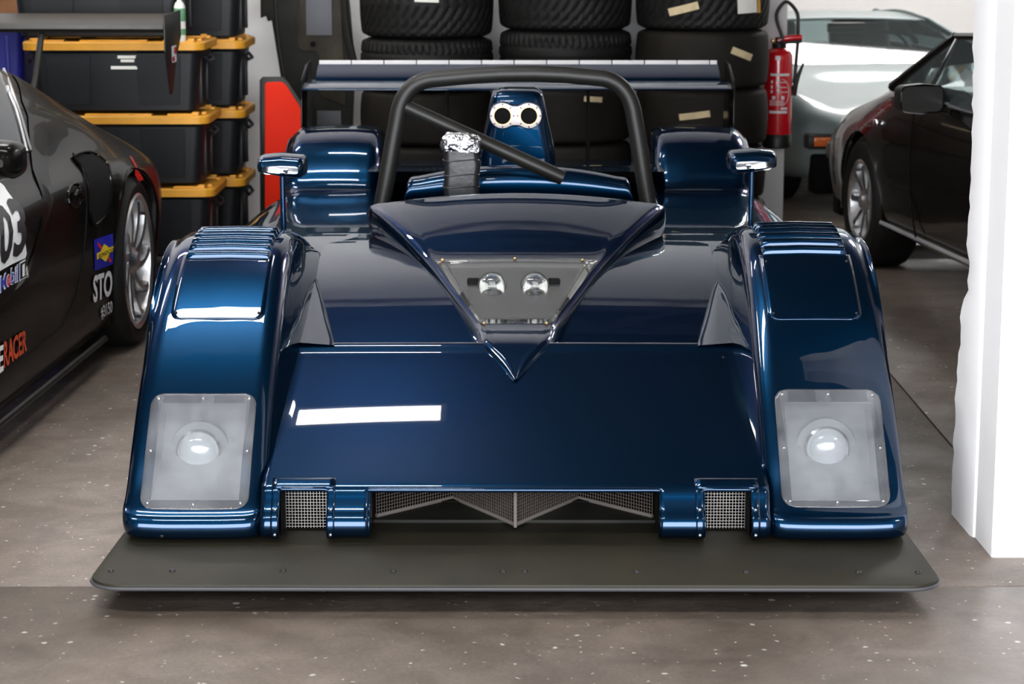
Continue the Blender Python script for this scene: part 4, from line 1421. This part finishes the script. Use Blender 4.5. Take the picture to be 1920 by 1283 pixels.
# ================================================================== shared bits for the other cars
def road_wheel(parent, c, axis, r_t, w, r_rim, spokes, rim_mat='alu', curved=0.0, red_lip=False):
    """tyre, rim barrel, separate spokes, hub; axis points outwards"""
    c, axis = Vector(c), Vector(axis).normalized()
    ty = lathe('car_tyre', [(r_rim, -w / 2 + 0.01), (r_rim + 0.02, -w / 2), (r_t - 0.03, -w / 2), (r_t - 0.006, -w / 2 + 0.02), (r_t, -w / 2 + 0.04), (r_t, w / 2 - 0.04), (r_t - 0.006, w / 2 - 0.02), (r_t - 0.03, w / 2), (r_rim + 0.02, w / 2), (r_rim, w / 2 - 0.01)], 'rubber', parent, 56, c, axis)
    rim = lathe('wheel_rim', [(r_rim + 0.004, w / 2 - 0.004), (r_rim - 0.006, w / 2 + 0.002), (r_rim - 0.018, w / 2 - 0.008), (r_rim - 0.03, w / 2 - 0.06), (r_rim - 0.04, -w / 2 + 0.02), (r_rim - 0.05, -w / 2)], rim_mat, parent, 56, c, axis)
    if red_lip:
        box('brake_caliper', c + Vector((0, -0.02, 0.17)) + axis * 0.03, (0.08, 0.18, 0.07), 'red_lamp', parent, 0.02)
    lathe('wheel_hub', [(0.07, w / 2 - 0.07), (0.065, w / 2 - 0.03), (0.045, w / 2 - 0.02), (0.03, w / 2 - 0.005), (0, w / 2 - 0.004)], rim_mat, parent, 24, c, axis)
    lathe('brake_disc', [(0.0, -0.01), (r_rim * 0.72, -0.01), (r_rim * 0.72, 0.01), (0, 0.01)], 'plastic_grey', parent, 32, c, axis)
    qm = Vector((0, 0, 1)).rotation_difference(axis).to_matrix()
    for k in range(spokes):
        a0 = 2 * math.pi * k / spokes
        G = []
        for t in np.linspace(0, 1, 8):
            rr = 0.055 + (r_rim - 0.03 - 0.055) * t
            a = a0 + curved * t * t
            wd_ = 0.020 - 0.008 * t + 0.012 * max(0, t - 0.8) * 5
            hz_ = w / 2 - 0.030 + 0.018 * t
            e = Vector((math.cos(a), math.sin(a), 0))
            p = Vector((-math.sin(a), math.cos(a), 0))
            G.append([tuple(qm @ (e * rr + p * wd_ * u + Vector((0, 0, hz_ + v))) + c) for u, v in ((-1, -0.03), (-0.8, 0), (0, 0.006), (0.8, 0), (1, -0.03))])
        grid('spoke', G, rim_mat, rim, sharp=50)
    return ty


def shell(st, k_u, k_v):
    """half sections (y, [(x, z)...]) lofted and mirrored into one grid"""
    P = [[(x, y, z) for x, z in sec] for y, sec in st]
    H = net(P, k_u, k_v)
    Mi = H.copy()[:, ::-1][:, 1:]
    Mi[:, :, 0] *= -1
    return np.concatenate([H, Mi], 1)


def cut_arches(G, wheels, r):
    """faces inside a wheel-arch circle are dropped and rim points pulled onto the circle"""
    G = G.copy()
    nu, nv = G.shape[:2]
    side = lambda p: abs(p[0]) > 0.55
    hit = np.zeros((nu, nv), bool)
    for i in range(nu):
        for j in range(nv):
            p = G[i, j]
            for wy, wz in wheels:
                if side(p) and math.hypot(p[1] - wy, p[2] - wz) < r and p[2] < wz + r:
                    hit[i, j] = True
    drop = set()
    for i in range(nu - 1):
        for j in range(nv - 1):
            if hit[i, j] and hit[i + 1, j] and hit[i, j + 1] and hit[i + 1, j + 1]:
                drop.add((i, j))
    for i in range(nu):
        for j in range(nv):
            if hit[i, j]:
                near_kept = any((a, b) not in drop for a in (i - 1, i) for b in (j - 1, j) if 0 <= a < nu - 1 and 0 <= b < nv - 1)
                if near_kept:
                    p = G[i, j]
                    wy, wz = min(wheels, key=lambda w_: math.hypot(p[1] - w_[0], p[2] - w_[1]))
                    d = math.hypot(p[1] - wy, p[2] - wz)
                    if d > r * 0.6:
                        G[i, j, 1] = wy + (p[1] - wy) * r / d
                        G[i, j, 2] = wz + (p[2] - wz) * r / d
    return G, (lambda c, i, j: (i, j) not in drop)


# ================================================================== black race coupe on the left
GX = -2.405
GT = thing('race_coupe', 'black race coupe with white number and sponsor stickers beside the bins', 'race car', (GX, 8.46, 0))
GT.rotation_euler = (0, 0, R(-2.4))
INV[GT.name] = Matrix.Translation((0, 8.46, 0)).inverted()      # built about its own centre line x = 0, world y
st = [
    (9.30, [(.55, .22), (.66, .26), (.70, .36), (.72, .47), (.70, .56), (.64, .62), (.52, .66), (.38, .68), (.2, .69), (0, .69)]),
    (9.18, [(.68, .17), (.79, .22), (.845, .36), (.865, .50), (.845, .60), (.77, .665), (.62, .71), (.45, .74), (.22, .75), (0, .755)]),
    (8.98, [(.80, .14), (.88, .19), (.92, .36), (.938, .53), (.915, .65), (.835, .72), (.67, .79), (.48, .84), (.24, .86), (0, .865)]),
    (8.62, [(.84, .12), (.90, .17), (.945, .36), (.962, .54), (.935, .68), (.835, .765), (.70, .88), (.53, .965), (.27, 1.0), (0, 1.01)]),
    (8.22, [(.85, .10), (.90, .15), (.932, .34), (.945, .52), (.912, .69), (.80, .785), (.69, .945), (.56, 1.065), (.3, 1.11), (0, 1.12)]),
    (7.95, [(.85, .10), (.89, .15), (.905, .32), (.910, .52), (.880, .69), (.79, .785), (.685, .97), (.57, 1.105), (.3, 1.15), (0, 1.165)]),
    (7.75, [(.85, .10), (.89, .15), (.893, .32), (.896, .52), (.872, .69), (.79, .785), (.68, .985), (.57, 1.12), (.3, 1.17), (0, 1.185)]),
    (7.30, [(.85, .10), (.89, .15), (.888, .32), (.890, .52), (.868, .69), (.79, .785), (.68, .99), (.56, 1.135), (.3, 1.185), (0, 1.20)]),
    (6.80, [(.85, .10), (.89, .15), (.888, .32), (.888, .52), (.865, .69), (.79, .78), (.68, .97), (.55, 1.11), (.3, 1.16), (0, 1.175)]),
    (6.30, [(.85, .10), (.89, .15), (.888, .32), (.888, .52), (.865, .68), (.79, .765), (.69, .85), (.55, .93), (.3, .97), (0, .98)]),
    (5.95, [(.85, .10), (.89, .15), (.90, .32), (.90, .52), (.87, .66), (.79, .74), (.66, .765), (.5, .78), (.3, .785), (0, .79)]),
    (5.45, [(.84, .12), (.88, .18), (.915, .34), (.915, .50), (.88, .63), (.76, .68), (.60, .66), (.42, .64), (.2, .64), (0, .64)]),
    (5.05, [(.75, .12), (.82, .18), (.84, .30), (.82, .42), (.76, .50), (.66, .54), (.5, .54), (.36, .53), (.18, .53), (0, .53)]),
    (4.85, [(.50, .15), (.60, .18), (.62, .24), (.60, .30), (.54, .34), (.45, .37), (.36, .38), (.26, .38), (.12, .38), (0, .38)])]
Gg = shell(st[::-1], 7, [3, 5, 6, 6, 5, 5, 5, 4, 4])
Gg2, kp = cut_arches(Gg, [(8.46, 0.33), (5.62, 0.32)], 0.362)
grid('car_body', Gg2, 'black_paint', GT, kp, sharp=50)
bv, bf = [tuple(p) for p in Gg.reshape(-1, 3)], []
nu, nv_ = Gg.shape[:2]
for i in range(nu - 1):
    for j in range(nv_ - 1):
        bf.append((i * nv_ + j, i * nv_ + j + 1, (i + 1) * nv_ + j + 1, (i + 1) * nv_ + j))
BVG = BVHTree.FromPolygons([Vector(p) for p in bv], bf)
gm_ = Matrix.Translation((GX, 8.46, 0)) @ Matrix.Rotation(R(-2.4), 4, 'Z') @ Matrix.Translation((0, -8.46, 0))
gi_ = gm_.inverted()


def gt_hit(px, py):
    """where a sight line meets the coupe's side, in the coupe's own frame"""
    o = gi_ @ Vector((0, 0, CZ))
    d = (gi_.to_3x3() @ ray(px, py)).normalized()
    h = BVG.ray_cast(o, d)
    return h[0]


def skin(y, z, off=0.004):
    h = BVG.ray_cast(Vector((3, y, z)), Vector((-1, 0, 0)))
    if h[0] is None:
        return (0.9, y, z)
    n = h[1] if h[1].x > 0 else -h[1]
    return tuple(h[0] + n * off)


def side_decal(name, poly, m, off=0.004, cuts=2, parent=None):
    bm = bmesh.new()
    f = bm.faces.new([bm.verts.new((0, y, z)) for y, z in poly])
    bmesh.ops.triangulate(bm, faces=[f])
    for _ in range(cuts):
        bmesh.ops.subdivide_edges(bm, edges=[e for e in bm.edges if e.calc_length() > 0.02], cuts=1)
        bmesh.ops.triangulate(bm, faces=bm.faces[:])
    for v in bm.verts:
        v.co = skin(v.co.y, v.co.z, off)
    return bm_obj(name, bm, m, parent or GT)


def quad_text(name, body, corners, m, off=0.006, bold=0.0, parent=None):
    """lettering laid into the four picture corners (top left, top right, bottom right, bottom left) found on the skin"""
    V, F = text_geo(body, bold)
    tl, tr2, br, bl = [np.array(c_) for c_ in corners]
    out = []
    for u, v in V:
        p = (tl * (1 - u) + tr2 * u) * v + (bl * (1 - u) + br * u) * (1 - v)
        out.append(skin(p[0], p[1], off))
    return mesh(name, out, F, m, parent or GT, False)


def yz(px, py):
    h = gt_hit(px, py)
    return (h.y, h.z) if h is not None else (7.0, 0.5)


# wheels, arch lips
for wy in (8.46, 5.62):
    for s in (-1, 1):
        road_wheel(GT, (s * 0.80, wy, 0.332), (s, 0, 0), 0.332, 0.30, 0.262, 10, 'alu', 0.35 * s, True)
        a = np.linspace(R(-20), R(200), 40)
        pts = []
        for q_ in a:
            y, z = wy + 0.362 * math.cos(q_), 0.33 + 0.362 * math.sin(q_)
            p = skin(y, max(z, 0.16), 0.0)
            pts.append((s * p[0], y, max(z, 0.16)))
        tube('arch_lip', pts, 0.007, 'black_paint', GT, 6)
# number roundel and stickers
ro = [yz(px, py) for px, py in ((-40, 330), (-10, 335), (6, 349), (22, 372), (34, 402), (42, 435), (47, 465), (48.5, 476), (46, 484), (20, 496), (-40, 530))]
side_decal('number_roundel', ro, 'white_print', 0.003, 3)['label'] = 'white number roundel'
quad_text('number_digit', '3', [yz(5, 378), yz(28, 370), yz(44, 473), yz(20, 487)], 'print_black', 0.006, 0.03)
quad_text('number_digit', '0', [yz(-22, 388), yz(3, 380), yz(18, 489), yz(-8, 502)], 'print_black', 0.006, 0.03)
quad_text('sponsor_word', 'M', [yz(-3, 518), yz(9, 511), yz(9, 541), yz(-3, 551)], 'white_print', 0.004, 0.06)
quad_text('sponsor_word', 'M', [yz(-2, 520), yz(8.5, 513), yz(8.5, 539), yz(-2, 548)], 'print_navy', 0.006, 0.01)
quad_text('sponsor_word', 'o', [yz(9.5, 516), yz(17, 512), yz(17, 537), yz(9.5, 541)], 'white_print', 0.004, 0.08)
quad_text('sponsor_word', 'o', [yz(10, 517), yz(16.5, 514), yz(16.5, 535), yz(10, 539)], 'print_red', 0.006, 0.04)
quad_text('sponsor_word', 'bil', [yz(17.5, 503), yz(32, 495), yz(32, 529), yz(17.5, 536)], 'white_print', 0.004, 0.05)
quad_text('sponsor_word', 'bil', [yz(18, 505), yz(31.5, 497), yz(31.5, 527), yz(18, 534)], 'print_navy', 0.006, 0.0)
side_decal('sponsor_tile', [yz(34.5, 493), yz(46, 486), yz(46, 521), yz(34.5, 528)], 'white_print', 0.003, 1)
side_decal('sponsor_tile', [yz(35.3, 495), yz(45.2, 489), yz(45.2, 519), yz(35.3, 525)], 'print_black', 0.005, 1)
quad_text('sponsor_digit', '1', [yz(38, 497), yz(42.5, 494), yz(42.5, 517), yz(38, 520)], 'white_print', 0.007, 0.03)
side_decal('fuel_sticker', [yz(174.5, 450), yz(210, 438), yz(211, 495), yz(176, 508)], 'print_blue', 0.003, 2)['label'] = 'blue sticker with yellow diamond'
side_decal('sticker_arrow', [yz(179, 457), yz(183, 455), yz(208, 489), yz(204, 493)], 'print_red', 0.005, 1)
side_decal('sticker_diamond', [yz(192, 457), yz(206, 468), yz(195, 491), yz(181, 480)], 'print_yellow', 0.007, 1)
side_decal('sticker_band', [yz(177.5, 475), yz(209, 461), yz(208.5, 471), yz(178, 487)], 'print_yellow', 0.008, 1)
quad_text('sponsor_word', 'SUNOCO', [yz(179.5, 477), yz(208, 464), yz(207.5, 472), yz(179.5, 485)], 'print_black', 0.011, 0.02)
quad_text('sponsor_word', 'STO', [yz(173, 517), yz(209, 505), yz(208, 554), yz(173, 569)], 'white_print', 0.005, 0.03)
quad_text('class_number', '#3150', [yz(185, 576), yz(208, 563), yz(208, 587), yz(188, 600)], 'white_print', 0.005, 0.02)
quad_text('sponsor_word', 'RACER', [yz(4.5, 641), yz(47.5, 617), yz(48, 658), yz(4.5, 692)], 'print_orange', 0.005, 0.03)
quad_text('sponsor_word', 'E', [yz(-5, 650), yz(4, 646), yz(4, 695), yz(-5, 702)], 'white_print', 0.005, 0.03)
# glass, pillar trim
side_decal('quarter_window', [yz(7, 116), yz(34, 137), yz(72, 172), yz(110, 205), yz(119, 222), yz(112, 240), yz(92, 262), yz(70, 277), yz(64, 262), yz(40, 190), yz(20, 140)], M['black_paint'], 0.004, 3)
tube('quarter_window_seal', [skin(*yz(*p_), 0.004) for p_ in ((7, 116), (34, 137), (72, 172), (110, 205), (119, 222), (112, 240), (92, 262), (70, 277), (64, 262), (40, 190), (20, 140), (7, 116))], 0.004, 'dark', GT, 6)
side_decal('door_window', [yz(-60, 118), yz(-6, 130), yz(4, 150), yz(22, 200), yz(44, 290), yz(-60, 300)], 'car_glass', 0.004, 3)
tube('window_trim', [skin(*yz(px, py), 0.006) for px, py in ((-2, 128), (12, 165), (27, 208), (41, 262), (47, 286))], 0.007, 'alu', GT, 8, smooth_k=3)
tube('window_trim', [skin(*yz(px, py), 0.006) for px, py in ((6, 132), (22, 176), (38, 222), (52, 272), (56, 284))], 0.005, 'alu', GT, 8, smooth_k=3)
tube('door_seam', [skin(*yz(px, py), 0.0) for px, py in ((137, 288), (152, 312), (160, 350), (162, 400), (157, 470), (146, 540), (124, 596), (80, 640), (20, 686), (-20, 712))], 0.004, 'dark', GT, 6, smooth_k=5)
# side scoop: dark mouth with a polished rim
sc_ = [(136, 296), (150, 290), (180, 292), (196, 304), (205, 330), (206, 370), (198, 398), (184, 416), (172, 420), (166, 400), (163, 350), (152, 316)]
side_decal('side_scoop', [yz(*p) for p in sc_], 'dark', 0.004, 2)
tube('scoop_rim', [skin(*yz(*p), 0.006) for p in sc_ + sc_[:1]], 0.005, 'black_paint', GT, 8, smooth_k=3)
hp_ = [yz(140 + 13 * math.cos(a), 367 + 22 * math.sin(a)) for a in np.linspace(0, 2 * math.pi, 20, endpoint=False)]
tube('handle_recess', [skin(*p, 0.002) for p in hp_ + hp_[:1]], 0.005, 'black_paint', GT, 8)
tube('door_handle', [skin(*yz(px, py), 0.012) for px, py in ((134, 372), (141, 362), (149, 370))], 0.010, 'black_paint', GT, 8, smooth_k=4)
# tail lamp, sill blade
side_decal('tail_lamp', [yz(241, 293), yz(246, 296), yz(258, 322), yz(268, 338), yz(259, 341), yz(252, 330)], 'red_lamp', 0.004, 1)
tube('sill_blade', [(0.905, 8.02, 0.105), (0.905, 6.0, 0.105)], 0.012, 'matte_black', GT, 8)
# door mirror
pm = gi_ @ WY(10, 298, 6.62)
N = []
for y, k_ in ((-0.10, 0.2), (-0.085, 0.6), (-0.04, 0.92), (0.02, 1.0), (0.05, 0.97)):
    N.append([(pm.x - 0.02 + a, 6.62 + y, pm.z + b) for a, b in rrect(0.17 * (0.5 + 0.5 * k_), 0.115 * k_, 0.04 * k_, 4)])
mo = grid('door_mirror', net(N, 4, 2), 'black_paint', GT, close_v=True, sharp=70)
tube('mirror_arm', [(pm.x - 0.08, 6.60, pm.z - 0.04), (0.80, 6.56, 0.76)], 0.014, 'black_paint', GT, 8)
# rear wing of the coupe
wy0 = 9.22
wz = WY(150, 50, wy0).z
xr = (gi_ @ WY(311, 50, wy0)).x
fo_ = [(wy0 + ch, wz + dz) for ch, dz in ((-0.02, -0.022), (-0.03, -0.008), (-0.01, 0.008), (0.05, 0.020), (0.18, 0.034), (0.30, 0.045), (0.30, 0.040), (0.16, 0.016), (0.06, -0.006))]
wg = grid('coupe_wing', [[(x, y, z) for y, z in fo_] for x in (-xr, 0, xr)], 'matte_black', GT, close_v=True, sharp=50)
for s in (-1, 1):
    pe = [(wy0 - 0.03, wz + 0.05), (wy0 + 0.32, wz + 0.06), (wy0 + 0.32, wz - 0.05), (wy0 + 0.20, wz - 0.15), (wy0 + 0.10, wz - 0.285), (wy0 + 0.06, wz - 0.285), (wy0 - 0.03, wz - 0.10)]
    ep = prism('wing_endplate', pe, (s * xr - 0.003 + 0.006 * (s > 0), 0, 0), (0, 1, 0), (0, 0, 1), 0.006, 'matte_black', GT, 0.001)
    if s > 0:
        for nm, a, b, c2, d2, mm in (('plate_sticker', 0.10, 0.20, -0.085, -0.155, 'white_print'), ('plate_sticker', 0.152, 0.196, -0.092, -0.120, 'print_red'), ('plate_sticker', 0.106, 0.16, -0.130, -0.150, 'print_red')):
            ofs = 0.0095 if mm == 'white_print' else 0.0105
            mesh(nm, [(xr + ofs, wy0 + a, wz + c2), (xr + ofs, wy0 + b, wz + c2), (xr + ofs, wy0 + b, wz + d2), (xr + ofs, wy0 + a, wz + d2)], [(0, 1, 2, 3)], mm, ep, False)
    tube('wing_strut', [(s * 0.40, 8.95, 0.85), (s * 0.40, 9.10, 1.0), (s * 0.40, 9.24, wz - 0.004)], 0.014, 'matte_black', GT, 8, smooth_k=4)

# ================================================================== two road coupes at the right
def coupe(name, label, paint, nose, head, zs_, far_glass, wheel_spokes, gh, my):
    """wedge-shaped two-door; local y runs from the nose (0) to the tail (4.2)"""
    h = Vector((head[0], head[1], 0)).normalized()           # the way the nose points
    t = thing(name, label, 'car', (nose[0], nose[1], 0), math.atan2(h.x, -h.y), local=True)
    z = lambda v: v * zs_
    sec = lambda w, zb, zm, zt_, zc: [(w * 0.80, z(zb)), (w * 0.93, z(zb + 0.03)), (w * 0.985, z(zb + (zm - zb) * 0.5)), (w, z(zm)), (w * 0.985, z(zm + (zt_ - zm) * 0.6)), (w * 0.93, z(zt_)), (w * 0.55, z(zc)), (0, z(zc + 0.004))]
    st_ = [(0.0, sec(0.66, 0.22, 0.40, 0.50, 0.515)), (0.06, sec(0.78, 0.19, 0.42, 0.545, 0.555)), (0.30, sec(0.85, 0.18, 0.46, 0.62, 0.625)), (0.80, sec(0.88, 0.18, 0.52, 0.72, 0.70)), (1.15, sec(0.88, 0.17, 0.54, 0.785, 0.79)), (1.55, sec(0.88, 0.17, 0.55, 0.80, 0.80)),
           (2.2, sec(0.88, 0.17, 0.55, 0.80, 0.80)), (3.0, sec(0.88, 0.17, 0.55, 0.81, 0.81)), (3.6, sec(0.87, 0.18, 0.55, 0.81, 0.82)), (4.05, sec(0.84, 0.24, 0.55, 0.78, 0.80)), (4.2, sec(0.74, 0.30, 0.54, 0.72, 0.76))]
    G = shell(st_, 7, [3, 4, 5, 5, 4, 5, 5])
    G2, kp2 = cut_arches(G, [(0.86, 0.31), (3.35, 0.31)], 0.345)
    # opening for the cabin
    kk = lambda c, i, j: kp2(c, i, j) and not (1.42 < c[1] < 3.55 and abs(c[0]) < 0.70 and c[2] > z(0.74))
    grid('car_body', G2, paint, t, kk, sharp=45)
    for wy in (0.86, 3.35):
        for s in (-1, 1):
            road_wheel(t, (s * 0.755, wy, 0.312), (s, 0, 0), 0.312, 0.225, 0.20, wheel_spokes, 'alu')
            a = np.linspace(R(-12), R(192), 30)
            tube('arch_lip', [(s * (0.874 - 0.02 * abs(math.cos(q_))), wy + 0.345 * math.cos(q_), max(0.2, 0.31 + 0.345 * math.sin(q_))) for q_ in a], 0.008, paint, t, 6)
    # greenhouse
    A0, A1, B0, B1, C0, C1 = [Vector((q[0], q[1], z(q[2]))) for q in gh]
    mx = lambda v: Vector((-v.x, v.y, v.z))
    grid('roof_panel', net([[mx(A1), mx(A1) * 0.5 + A1 * 0.5 + Vector((0, -0.02, 0.015)), A1], [mx(B1), Vector((0, 2.72, z(1.09))), B1], [mx(C1), Vector((0, 3.12, z(1.065))), C1]], 5, 6), paint, t, thick=0.012)
    for s in (-1, 1):
        f = (lambda v: v) if s > 0 else mx
        tube('a_pillar', [f(A0), f(A1)], [0.024, 0.02], paint, t, 8)
        tube('roof_rail', [f(A1), f(B1), f(C1)], 0.018, paint, t, 8, smooth_k=4)
        tube('b_pillar', [f(B0), f(B1)], 0.022, 'matte_black', t, 8)
        tube('c_pillar', [f(C0), f(C1)], 0.035, paint, t, 8)
        q0, q1 = f(A0) * 0.58 + f(B0) * 0.42, f(A1) * 0.95 + f(B1) * 0.05
        tube('vent_window_bar', [q0, q1], 0.010, 'chrome', t, 6)
        mesh('side_glass', [f(A0), f(B0), f(B1), f(A1)], [(0, 1, 2, 3)], 'car_glass', t, False)
        mesh('quarter_glass', [f(B0), f(C0), f(C1), f(B1)], [(0, 1, 2, 3)], 'car_glass', t, False)
        tube('belt_trim', [f(A0) + Vector((s * 0.010, 0.30, -0.012)), f(B0) + Vector((s * 0.010, 0, -0.004)), f(C0) + Vector((s * 0.010, 0, -0.004))], 0.010, 'chrome', t, 8, smooth_k=3)
        # door mirror
        mc = Vector((s * 0.97, my, z(0.80) + 0.03))
        N_ = []
        for y, k_ in ((-0.085, 0.35), (-0.07, 0.78), (-0.02, 0.97), (0.03, 1.0), (0.05, 1.0)):
            N_.append([(mc.x + a, mc.y + y, mc.z + b) for a, b in rrect(0.19 * (0.6 + 0.4 * k_), 0.115 * k_, 0.03 * k_, 4)])
        mh_ = grid('door_mirror', net(N_, 4, 2), 'matte_black', t, close_v=True, sharp=70)
        grid('mirror_glass', [[(mc.x + a * 0.94, mc.y + 0.049, mc.z + b * 0.92) for a, b in rrect(0.19, 0.115, 0.03, 4)], [(mc.x, mc.y + 0.049, mc.z)] * 20], 'matte_black', mh_, close_v=True)
        tube('mirror_foot', [(mc.x - s * 0.03, mc.y, mc.z - 0.03), (s * 0.84, mc.y, z(0.79))], 0.022, 'matte_black', t, 8)
        # door seams and handle
        ys = [(1.72, 0.78), (1.68, 0.6), (1.70, 0.40), (1.78, 0.24)]
        tube('door_seam', [(s * 0.884 - s * 0.05 * abs(v - 0.55), y_, z(v)) for y_, v in ys], 0.004, 'dark', t, 6, smooth_k=3)
        box('side_marker', (s * 0.885, 1.16, z(0.66)), (0.012, 0.055, 0.03), 'chrome', t, 0.003)
        tube('sill_trim', [(s * 0.862, 1.22, z(0.235)), (s * 0.862, 2.95, z(0.235))], 0.010, 'plastic_grey', t, 8)
        # nose lamp unit
        box('indicator_housing', (s * 0.62, 0.015, z(0.435)), (0.36, 0.11, 0.085), 'matte_black', t, 0.016)
        box('indicator_lens', (s * 0.68, -0.038, z(0.435)), (0.17, 0.02, 0.052), 'orange', t, 0.008)
        # seat
        box('seat_back', (s * 0.33, 2.70, z(0.72)), (0.42, 0.14, 0.60), 'tan' if far_glass else 'matte_black', t, 0.05, 3, Matrix.Rotation(R(-14), 3, 'X'))
        box('head_rest', (s * 0.33, 2.80, z(1.0)), (0.24, 0.09, 0.14), 'tan' if far_glass else 'matte_black', t, 0.03, 3)
        tube('wiper', [(s * 0.12 - 0.10, 1.47, z(0.81) + 0.012), (s * 0.36 - 0.10, 1.44, z(0.81) + 0.018), (s * 0.62 - 0.14, 1.50, z(0.82) + 0.012)], 0.009, 'dark', t, 6)
    mesh('windscreen', [mx(A0), A0, A1, mx(A1)], [(0, 1, 2, 3)], 'car_glass', t, False)
    mesh('rear_window', [mx(C0), C0, C1, mx(C1)], [(0, 1, 2, 3)], 'car_glass', t, False)
    box('rear_view_mirror', (0, 1.94, z(1.0)), (0.26, 0.03, 0.065), 'matte_black', t, 0.014)
    box('dashboard', (0, 1.80, z(0.74)), (1.36, 0.36, 0.12), 'matte_black', t, 0.03)
    span('cabin_floor', -0.76, 0.76, 1.45, 3.7, 0.25, 0.29, 'dark', t)
    span('cabin_bulkhead', -0.72, 0.72, 3.5, 3.55, 0.25, z(0.80), 'dark', t)
    span('front_valance', -0.76, 0.76, -0.02, 0.10, z(0.13), z(0.36), 'dark', t, 0.02)
    sw = [(0.33 + 0.17 * math.cos(a), 2.12 + 0.05 * math.sin(a), z(0.80) + 0.16 * math.sin(a)) for a in np.linspace(0, 2 * math.pi, 24)]
    tube('steering_wheel', sw, 0.012, 'matte_black', t, 8)
    return t


coupe('road_coupe', 'black road coupe with chrome window trim beside the white pier', 'road_black', (2.44, 11.45), (-0.12, 0.99), 1.09, True, 8,
      [(0.85, 1.30, 0.82), (0.755, 1.90, 1.06), (0.85, 2.50, 0.80), (0.745, 2.52, 1.08), (0.80, 3.85, 0.81), (0.68, 3.10, 1.06)], 2.08)
coupe('road_coupe', 'silver green wedge-nosed coupe parked behind the fire extinguisher', 'silver_paint', (2.46, 12.45), (0.14, -0.99), 0.98, False, 8,
      [(0.79, 1.24, 0.80), (0.58, 2.02, 1.045), (0.795, 2.80, 0.81), (0.585, 2.75, 1.075), (0.74, 3.85, 0.82), (0.56, 3.10, 1.05)], 1.86)
